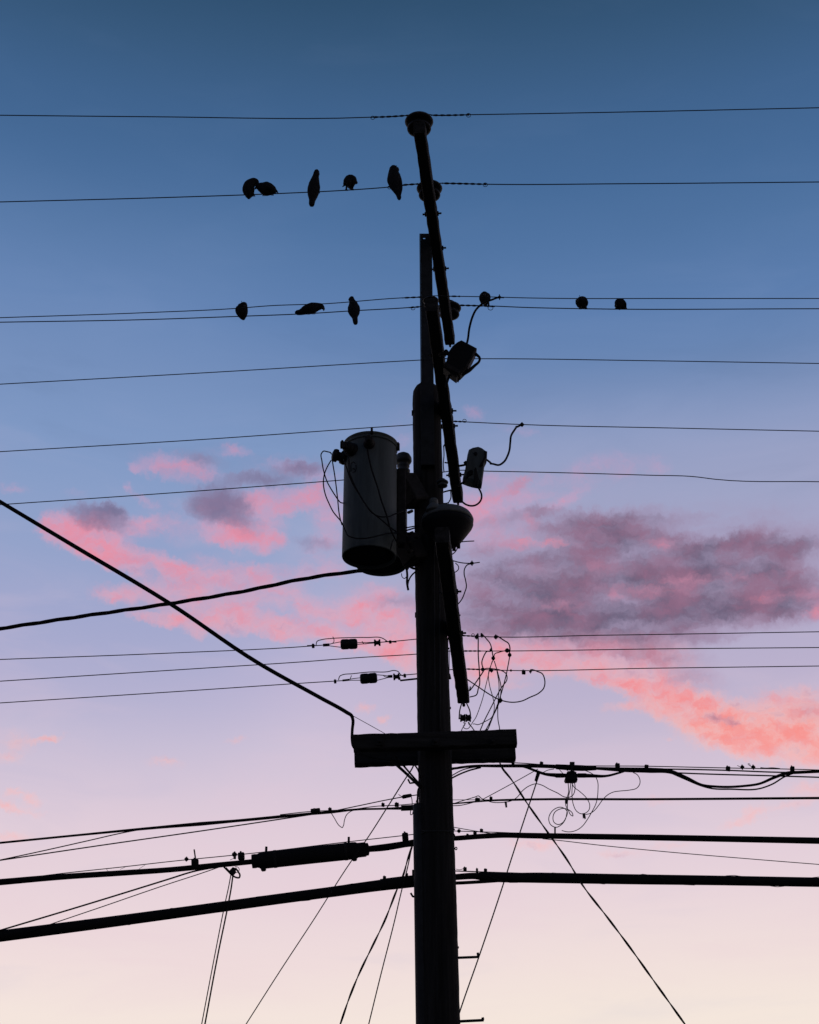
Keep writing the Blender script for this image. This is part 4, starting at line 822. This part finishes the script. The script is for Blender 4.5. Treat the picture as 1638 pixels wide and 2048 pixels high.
multi('clamp_post', '', '', [([(391, 1718), (389.5, 1707), (388.3, 1699)], 3), ([(810, 1667.5), (810, 1665)], 5)], CYr, m=STEEL, parent=k7)
# the long splice cylinder
q = pxm(620, 1710, CYr); a = at(503, 1723, CYr-.02); b = at(739, 1698.0, CYr-.02); ax = b-a; ln = ax.length
sc = MB().lathe(a, [(5*q, 0), (13.6*q, .004*ln), (14*q, .03*ln), (13.4*q, .045*ln), (14.2*q, .06*ln), (16.6*q, .075*ln), (17*q, .12*ln), (16.8*q, .5*ln), (17*q, .86*ln), (16.6*q, .885*ln), (14.6*q, .90*ln), (14.4*q, .965*ln), (12.6*q, .972*ln), (12.4*q, .99*ln), (5*q, ln)], 26, ax).make('splice_case', RUBB)
tag(sc, 'long dark splice cylinder strapped on the cable left of the pole', 'splice case')
for x, y in ((527, 1738.5), (709, 1718)):
    MB().box(at(x, y, CYr-.02), 10*q, 12*q, 7*q, ax, (0, 1, 0), .3).make('case_foot', RUBB, sc)
for x, y in ((532.5, 1699), (697.5, 1679.5)):
    MB().box(at(x, y, CYr-.02), 4.6*q, 6*q, 11*q).make('hanger_strap', STEEL, sc)
for t in (.2, .8):
    c = a + ax*t; MB().lathe(c - ax.normalized()*.012, [(16.5*q, 0), (17.6*q, .002), (17.6*q, .022), (16.5*q, .024)], 26, ax).make('case_band', STEEL, sc)
lp = multi('cable_hook', 'knot of hooked cable under the clamp left of the splice cylinder', 'cable hook', [([(448, 1734), (455, 1741), (464, 1750), (473, 1755), (478.5, 1755), (479.8, 1751), (476, 1743), (471, 1736)], 3.6), ([(470, 1733), (476, 1734.5), (478.5, 1739), (476, 1744), (469, 1746)], 1.3), ([(452, 1735), (458, 1741), (466, 1746)], 2), ([(469, 1712), (466, 1717), (460, 1720)], 1)], CYr-.05, m=RUBB)
MB().prism([(460, 1741), (466, 1735), (471, 1737), (472, 1744), (467, 1750), (460, 1748)], CYr-.05, .04).make('knuckle', STEEL, lp)
line('drop_cable', 'thin left one of the paired drops hanging from the hooked cable knot', 'drop cable', [(462, 1748), (457, 1775), (451.5, 1800), (430, 1908), (403, 2050)], CYr-.05, 2.2, m=RUBB)
line('drop_cable', 'thick right one of the paired drops hanging from the hooked cable knot', 'drop cable', [(466, 1748), (462.5, 1775), (458, 1800), (436, 1908), (409.5, 2050)], CYr-.05, 3.2, m=RUBB)
line('drop_cable', 'drop cable peeling down left from the thick cable with the splice cylinder', 'drop cable', [(440, 1733), (385, 1743.5), (340, 1757.5), (170, 1810), (-2, 1861.5)], CYr-.03, 3.4, m=RUBB)
line('drop_cable', 'thinner drop cable just under the one peeling from the thick left cable', 'drop cable', [(445, 1732), (400, 1747.5), (340, 1767), (200, 1815), (97, 1850), (60, 1863)], CYr-.05, 2.0, m=RUBB)

k8 = line('cable', 'thickest cable at left, lowest and sloping down to the left edge', 'cable', [(850, 1760.5), (825, 1763.5), (770, 1769.5), (658, 1784.5), (560, 1797.5), (400, 1819.5), (200, 1846.5), (-2, 1872.5)], CYr, [21, 22, 22, 20.5, 20.5, 20.5, 21.5, 22.5], m=RUBB, n=14)
line('strand', '', '', [(850, 1749.5), (825, 1751.5), (800, 1754), (760, 1759)], CYr, 2, parent=k8)
clamp(k8, 769, 1756, 6.6, 7, CYr); clamp(k8, 813.5, 1750.5, 5.5, 7.5, CYr)
MB().prism([(824, 1741), (829, 1740), (829, 1753), (824, 1753)], CYr-.1, .05).make('bracket', STEEL, k8)
for kk, pts in ((k8, [(825, 1763.5), (770, 1769.5), (658, 1784.5), (560, 1797.5), (400, 1819.5), (200, 1846.5), (-2, 1872.5)]), (k5, [(975, 1754), (1080, 1755.5), (1260, 1758.5), (1440, 1761), (1640, 1764.5)])):
    C, _, _ = path(pts, CYr); MB().tube(helix(C, 10.6*pxm(500, 1800, CYr), .62, 0, .05), .0022, 5).make('lashing_wire', WIRE, kk)

# ------------------------------------------------------------------ drops and guys below
line('drop_cable', 'heavy twisted drop slanting down right from the end of the beam', 'drop cable', [(997.7, 1520), (1002.6, 1532.5), (1022, 1558), (1056, 1609), (1095, 1664), (1134.4, 1720), (1165, 1770), (1215, 1835), (1260, 1895), (1310, 1965), (1371, 2050)], 10.2, 4.6, m=RUBB, twist=2, pitch=.36)
gq = line('guy_wire', 'straight guy wire slanting from the strand down behind the pole at lower right', 'guy wire', [(1074.6, 1560), (1022, 1720), (1007, 1767), (957, 1916), (921, 2019), (911, 2050)], 10.62, 2.8)
mb = MB().prism([(1073.5, 1544), (1080.5, 1547), (1075, 1562.5), (1072.5, 1563), (1069, 1560)], 10.60, .03); mb.make('wire_grip', STEEL, gq)
line('drop_cable', 'straight thin drop slanting far down left from under the beam', 'drop cable', [(832, 1520), (822.5, 1540), (814, 1552.5), (780, 1606), (731, 1682), (704, 1720), (627, 1840), (560, 1942), (491, 2050)], 10.28, [3, 3, 2.6, 2.6, 2.3, 2.2, 2.1, 2.1, 2.1], m=RUBB)
line('drop_cable', 'twisted drop swinging down left beside the pole from the splice cable', 'drop cable', [(827, 1684), (823.7, 1694), (815, 1720), (806.6, 1750), (794, 1779), (770, 1840), (745, 1892), (718, 1948), (700, 1992), (680, 2050)], 10.4, 4.4, m=RUBB, twist=2, pitch=.34)
line('drop_cable', 'thin straight drop nearest the pole on its left, beside the twisted one', 'drop cable', [(826, 1680), (822, 1702), (811.5, 1750), (804, 1778), (789.5, 1840), (762, 1948), (737, 2050)], 10.38, 2.4, m=RUBB)
multi('cable_tail', 'cables fanning from under the beam into the left edge of the pole', 'cable tail', [([(780, 1518), (793.7, 1530), (814.6, 1549), (842, 1576)], [7, 6.5, 6, 5.5]), ([(790, 1512), (806, 1530), (825, 1552), (843, 1572)], 4), ([(800, 1520), (828, 1556), (842, 1570)], 2), ([(828, 1528), (835, 1538), (841, 1556)], 3.4)], 10.2, m=RUBB)

# ------------------------------------------------------------------ birds
GB = 'birds perched on the wires'
def loft(mb, sp, Y, k=5, n=14, dr=.95):
    """sp: (x, y, radius px, depth px) from tail to head; one closed body"""
    P = [V((x, y, dz)) for x, y, r, dz in sp]; Rr = [V((r, 0, 0)) for x, y, r, dz in sp]
    C = crom(P, k); Q = [q.x for q in crom(Rr, k)]
    m_ = pxm(sp[len(sp)//2][0], sp[len(sp)//2][1], Y)
    vs, fs = [], []
    for i, c in enumerate(C):
        a = C[max(i-1, 0)]; b = C[min(i+1, len(C)-1)]; t = (b-a); t2 = V((t.x, t.y)); ll = t2.length or 1
        px_, py_ = -t2.y/ll, t2.x/ll; ctr = at(c.x, c.y, Y + c.z*m_)
        ex = at(c.x+px_, c.y+py_, Y) - at(c.x, c.y, Y)
        r = max(Q[i], .15)
        for j in range(n):
            q_ = 2*pi*j/n; vs.append(ctr + ex*(r*cos(q_)) + V((0, r*m_*dr*sin(q_), 0)))
    for i in range(len(C)-1):
        for j in range(n): fs.append((i*n+j, i*n+(j+1) % n, (i+1)*n+(j+1) % n, (i+1)*n+j))
    fs.append(tuple(range(n-1, -1, -1))); fs.append(tuple((len(C)-1)*n+j for j in range(n)))
    return mb.add(vs, fs, True)
def bird(Y, sp, label, beak=None, feet=(), wings=(), eye=None):
    o = loft(MB(), sp, Y).make('bird', FEATH); tag(o, label, 'bird', GB)
    m_ = pxm(sp[0][0], sp[0][1], Y)
    if beak: loft(MB(), beak, Y, 4, 10, .75).make('beak', HORN, o)
    for pts in feet:
        mb = MB(); P = [at(x, y, Y) for x, y in pts]; mb.tube(P, [1.7*m_]*(len(P)-1)+[2.0*m_], 7)
        x, y = pts[-1]
        for dx in (-2.2, 0, 2.2): mb.tube([at(x+dx*.5, y-1, Y), at(x+dx, y+.4, Y-.014), at(x+dx, y+2.2, Y-.006)], .75*m_, 5)
        mb.tube([at(x, y-1, Y), at(x, y+.4, Y+.014), at(x, y+2, Y+.006)], .75*m_, 5)
        mb.make('leg', HORN, o)
    for w in wings: loft(MB(), w, Y, 4, 10, 1.0).make('wing', FEATH, o)
    if eye: MB().lathe(at(eye[0], eye[1], Y) + V((0, eye[2]*m_, 0)) - V((0, 0, .9*m_)), [(.1*m_, 0), (.8*m_, .4*m_), (.95*m_, .9*m_), (.8*m_, 1.4*m_), (.1*m_, 1.8*m_)], 8).make('eye', PORC, o)
    return o
# the pair touching on the left of the second wire
bird(9.65, [(497.5, 397, 2.6, -2), (497.5, 392.5, 6.5, -2), (497.5, 386, 11, -1), (497, 378.5, 12.4, 0), (499, 371.5, 11.2, 0), (503.5, 366.5, 8.8, 0), (509, 363.6, 7.1, 0), (513.8, 364.2, 5.0, 0), (516.3, 366.5, 2.6, 0)],
     'hunched bird at the far left of its wire, bending its head onto its neighbour', beak=[(514, 364.5, 3, 0), (516.5, 367.5, 2.2, 0), (516, 370.5, .5, 0)], feet=([(506, 384), (507.5, 391)], [(497, 388), (494, 392)]),
     wings=([(496, 394, 1, -7), (491, 385, 4.5, -6), (489.5, 376, 4.8, -5), (494, 369, 2, -3)],), eye=(511.5, 364, -5.8))
bird(9.65, [(551.5, 384, 3.8, 0), (547.5, 381.5, 7.6, 0), (541, 379, 10.6, 0), (533, 377.5, 12.4, 0), (525.5, 376, 10.4, 0), (519, 374, 7.6, 0), (514.5, 373.5, 5.8, 0), (511.5, 374.5, 3, 0)],
     'crouching bird nestled against the far left one, tail pointing right', beak=[(513, 374.5, 2.6, 0), (510.5, 377, 1.8, 0), (510.5, 379, .4, 0)], feet=([(528, 384), (527.8, 390)], [(544, 385), (544.5, 389)]),
     wings=([(552.5, 384, .8, -5), (545, 378.5, 5, -8), (534, 373.5, 6, -8.5), (526, 373, 2, -6)], [(556.8, 386.2, .4, 0), (553, 382.5, 2.4, 0), (547, 377.5, 3.4, 0)]), eye=(515, 372.5, -5.4))
bird(9.65, [(623.5, 411, 4.6, -10), (623.5, 408, 5.8, -9), (624.5, 400, 6.6, -6), (625.5, 391, 10.2, -3), (627, 380, 12.2, 0), (628.5, 370, 11.6, 1), (630.2, 360, 8.6, 1), (631.6, 352.5, 6.4, 0), (633, 346.5, 6.1, 0), (634, 342, 4.8, 0), (634.6, 339.8, 2.2, 0)],
     'slender upright bird with raised head, third from the left on its wire', beak=[(636, 345, 2.6, -3), (637.5, 349, 1.8, -5), (637, 352, .5, -6)], feet=([(622, 384), (621, 386)], [(636, 382), (637, 384.5)]),
     wings=([(620.5, 399, 1, -5), (619.5, 388, 4, -3), (619.8, 376, 4.8, -2), (624, 363, 2.4, -1)], [(629.5, 399, 1, -5), (633.5, 388, 4, -3), (635.8, 376, 4.6, -2), (634.5, 362, 2.4, -1)]), eye=(631, 346, -5.5))
bird(9.65, [(688.5, 369, 2.4, 6), (691.5, 366.5, 7.8, 5), (695.5, 364.8, 11.6, 3), (700.5, 363.8, 12.8, 0), (705.5, 362.8, 11.6, -3), (709.5, 363, 8.4, -5), (712.3, 364, 4, -6)],
     'round bird with its head tucked low, standing on two clear legs', beak=[(711.5, 363, 3.0, -7), (713.4, 366, 2.2, -8), (712.8, 368.5, .5, -8)], feet=([(693, 372), (692.5, 379.5)], [(704.5, 373), (705, 378.5)]),
     wings=([(684.5, 373.8, .5, 0), (687.5, 371.5, 1.4, 0), (690.5, 366, 4, 0), (696, 361.5, 3, -1)], [(699, 374, 1, -8), (698, 366, 5, -10), (702, 359, 3, -8)]), eye=(709, 360, -10))
bird(9.65, [(798.6, 399, 2.6, -9), (798.3, 396, 4.3, -8), (796.5, 388, 5.4, -5), (794, 379, 9.0, -2), (790.8, 369, 13, 0), (788.6, 359, 14.4, 1), (787.6, 350, 12.2, 1), (787.4, 343, 10.2, 0), (787.6, 337.5, 8.8, 0), (788, 333.5, 5.8, 0), (788.2, 331.7, 2.4, 0)],
     'large broad bird nearest the pole on its wire, looking to the right', beak=[(793.5, 337, 4, -3), (796.2, 340.5, 2.4, -4), (795.2, 343.3, .5, -4)], feet=([(783, 372), (782, 374)], [(798, 371), (799, 372)]),
     wings=([(794, 391, 1, -7), (784, 374, 4, -5), (779, 361, 5, -3), (780.5, 349, 2.6, -1)], [(801, 391, 1, -7), (802, 377, 3.2, -6), (799.5, 362, 4.6, -4), (797.5, 348, 2.6, -2)]), eye=(793, 336.5, -7))
# on the lower of the close pair
BY = 11.35
bird(BY, [(487.5, 639, 2.6, 4), (486.6, 636, 5.6, 3), (485, 630, 9.4, 1), (484.2, 622, 11.8, 0), (485.2, 615.5, 10.6, -2), (487, 611, 8.2, -4), (487.4, 607.6, 6.6, -5), (487.2, 605.2, 2.8, -5)],
     'plump egg-shaped bird alone at the far left of the lower wire pair', beak=[(488, 610, 2.6, -10), (488.5, 612.5, 1.8, -11), (488.3, 615, .4, -10.5)], feet=([(479, 630), (478.5, 632)], [(490, 630), (490.5, 632)]),
     wings=([(481, 635, 1, -4), (476.2, 627, 3.8, -3), (475, 618.5, 4.6, -2), (479.5, 611.5, 2, -2)], [(489.5, 636, 1, -4), (491.8, 626, 3.8, -3), (491.6, 616, 3.8, -2), (490, 609, 2, -2)]), eye=(484, 608, -9))
bird(BY, [(590, 626.2, 2.2, 0), (594, 625.3, 4.5, 0), (601, 624.5, 5.2, 0), (608, 622, 6.8, 0), (616, 618.5, 9.4, 0), (624, 616.5, 10.2, 0), (631, 614.5, 8.6, 0), (637.5, 613.2, 6.6, 0), (642.5, 613.2, 5.6, 0), (646, 614.8, 3.6, 0), (647.5, 616.6, 1.6, 0)],
     'long bird stretched sideways along the wire with hooked beak to the right', beak=[(644.5, 614.5, 4, 0), (647.5, 618, 2.6, 0), (647.2, 622, .5, 0)], feet=([(617, 624), (616.5, 627)], [(628, 623), (627.5, 626.5)]),
     wings=([(590, 625, 1.5, -3), (600, 622.5, 3.4, -5), (613, 616, 6, -7), (625, 611.5, 5, -7), (631, 611.5, 2, -5)],), eye=(641.5, 612, -5))
bird(BY, [(711.5, 648, 3.5, -8), (711, 645, 4.9, -8), (709.8, 636, 5.6, -5), (708.8, 628, 9.2, -2), (707.6, 618, 11.4, 0), (706.4, 609.5, 9.8, 0), (704.5, 602.5, 6.2, 0), (703.4, 598.5, 5.3, 0), (702.8, 595.3, 4.6, 0), (702.4, 593.6, 2.2, 0)],
     'slim upright bird with long tail, nearest the pole on the left of the lower pair', beak=[(700, 597.5, 2.6, -1), (698.3, 600, 1.8, -2), (698.6, 602, .4, -2)], feet=([(700, 621), (698.5, 623)], [(714, 621), (715, 621.5)]),
     wings=([(706, 637, 1, -5), (701, 627, 3.6, -4), (699.2, 617, 3.8, -2), (701, 608, 2, -1)], [(712.5, 637, 1, -5), (715.4, 627, 3.6, -4), (716.2, 616, 3.8, -2), (712, 606, 2, -1)]), eye=(701.5, 597, -4))
bird(BY, [(973.5, 610.5, 1.4, 2), (972, 607, 5, 2), (970, 602.5, 9.2, 1), (969, 596.5, 11, 0), (968.6, 590, 9.2, -1), (968.4, 586.3, 6, -2), (968.2, 584, 2.6, -2)],
     'small round bird right of the pole, half hidden by the switch lead', beak=[(969, 588, 2.6, -10), (969.2, 590.5, 1.8, -11.5), (969, 592.5, .4, -11)], feet=([(971, 605), (970.5, 611)], [(977, 604), (977.5, 612)]),
     wings=([(974, 606, 1, -3), (977.5, 599, 3.2, -2), (977.4, 591.5, 3.4, -2), (973, 586.5, 2, -1)], [(966, 606, 1, -3), (961.6, 599, 3, -2), (961.8, 592, 3, -2), (965, 587, 1.6, -1)]), eye=(966, 588, -7))
bird(BY, [(1172, 615.5, 2.4, 4), (1169.5, 612.5, 6, 3), (1166.5, 608.5, 10, 2), (1163.6, 604.5, 11.8, 0), (1161.2, 600.2, 10, -3), (1159.4, 597, 6.6, -5), (1158.5, 595, 3, -5)],
     'round bird far right of the pole, left one of two close together', beak=[(1156, 599, 2.6, -11), (1155, 602, 1.8, -12), (1155.3, 604, .4, -12)], feet=([(1162.5, 613), (1160.5, 616.5)], [(1170.5, 612), (1172, 616.5)]),
     wings=([(1174.5, 611, 1, 0), (1173.5, 605.5, 3.4, -3), (1170, 598.5, 3.6, -4), (1165, 595, 2, -4)], [(1158.5, 613, 1, -5), (1154.2, 607, 3, -5), (1154, 600, 3, -5)]), eye=(1158, 597.5, -10))
bird(BY, [(1252.5, 617.5, 1.2, 2), (1250, 614.5, 4, 2), (1246.5, 611, 8, 2), (1241.6, 608.6, 10.4, 0), (1236, 607.2, 9.6, -2), (1232, 607, 6.6, -4), (1229.8, 607.5, 2.8, -4)],
     'small squat bird at the far right of the wire, flat backed', beak=[(1232, 610, 2.6, -9), (1230.6, 612.6, 1.8, -10), (1231, 614.6, .4, -10)], feet=([(1233.5, 614), (1232.5, 616.5)], [(1250, 614), (1251.5, 616.8)]),
     wings=([(1252, 614, 1, -2), (1250, 607.5, 3.2, -3), (1245, 602.5, 3.4, -3), (1238, 601, 2.4, -3)],), eye=(1232.5, 606.5, -9.5))
for o in S.objects:
    if 'w0' in o: del o['w0']
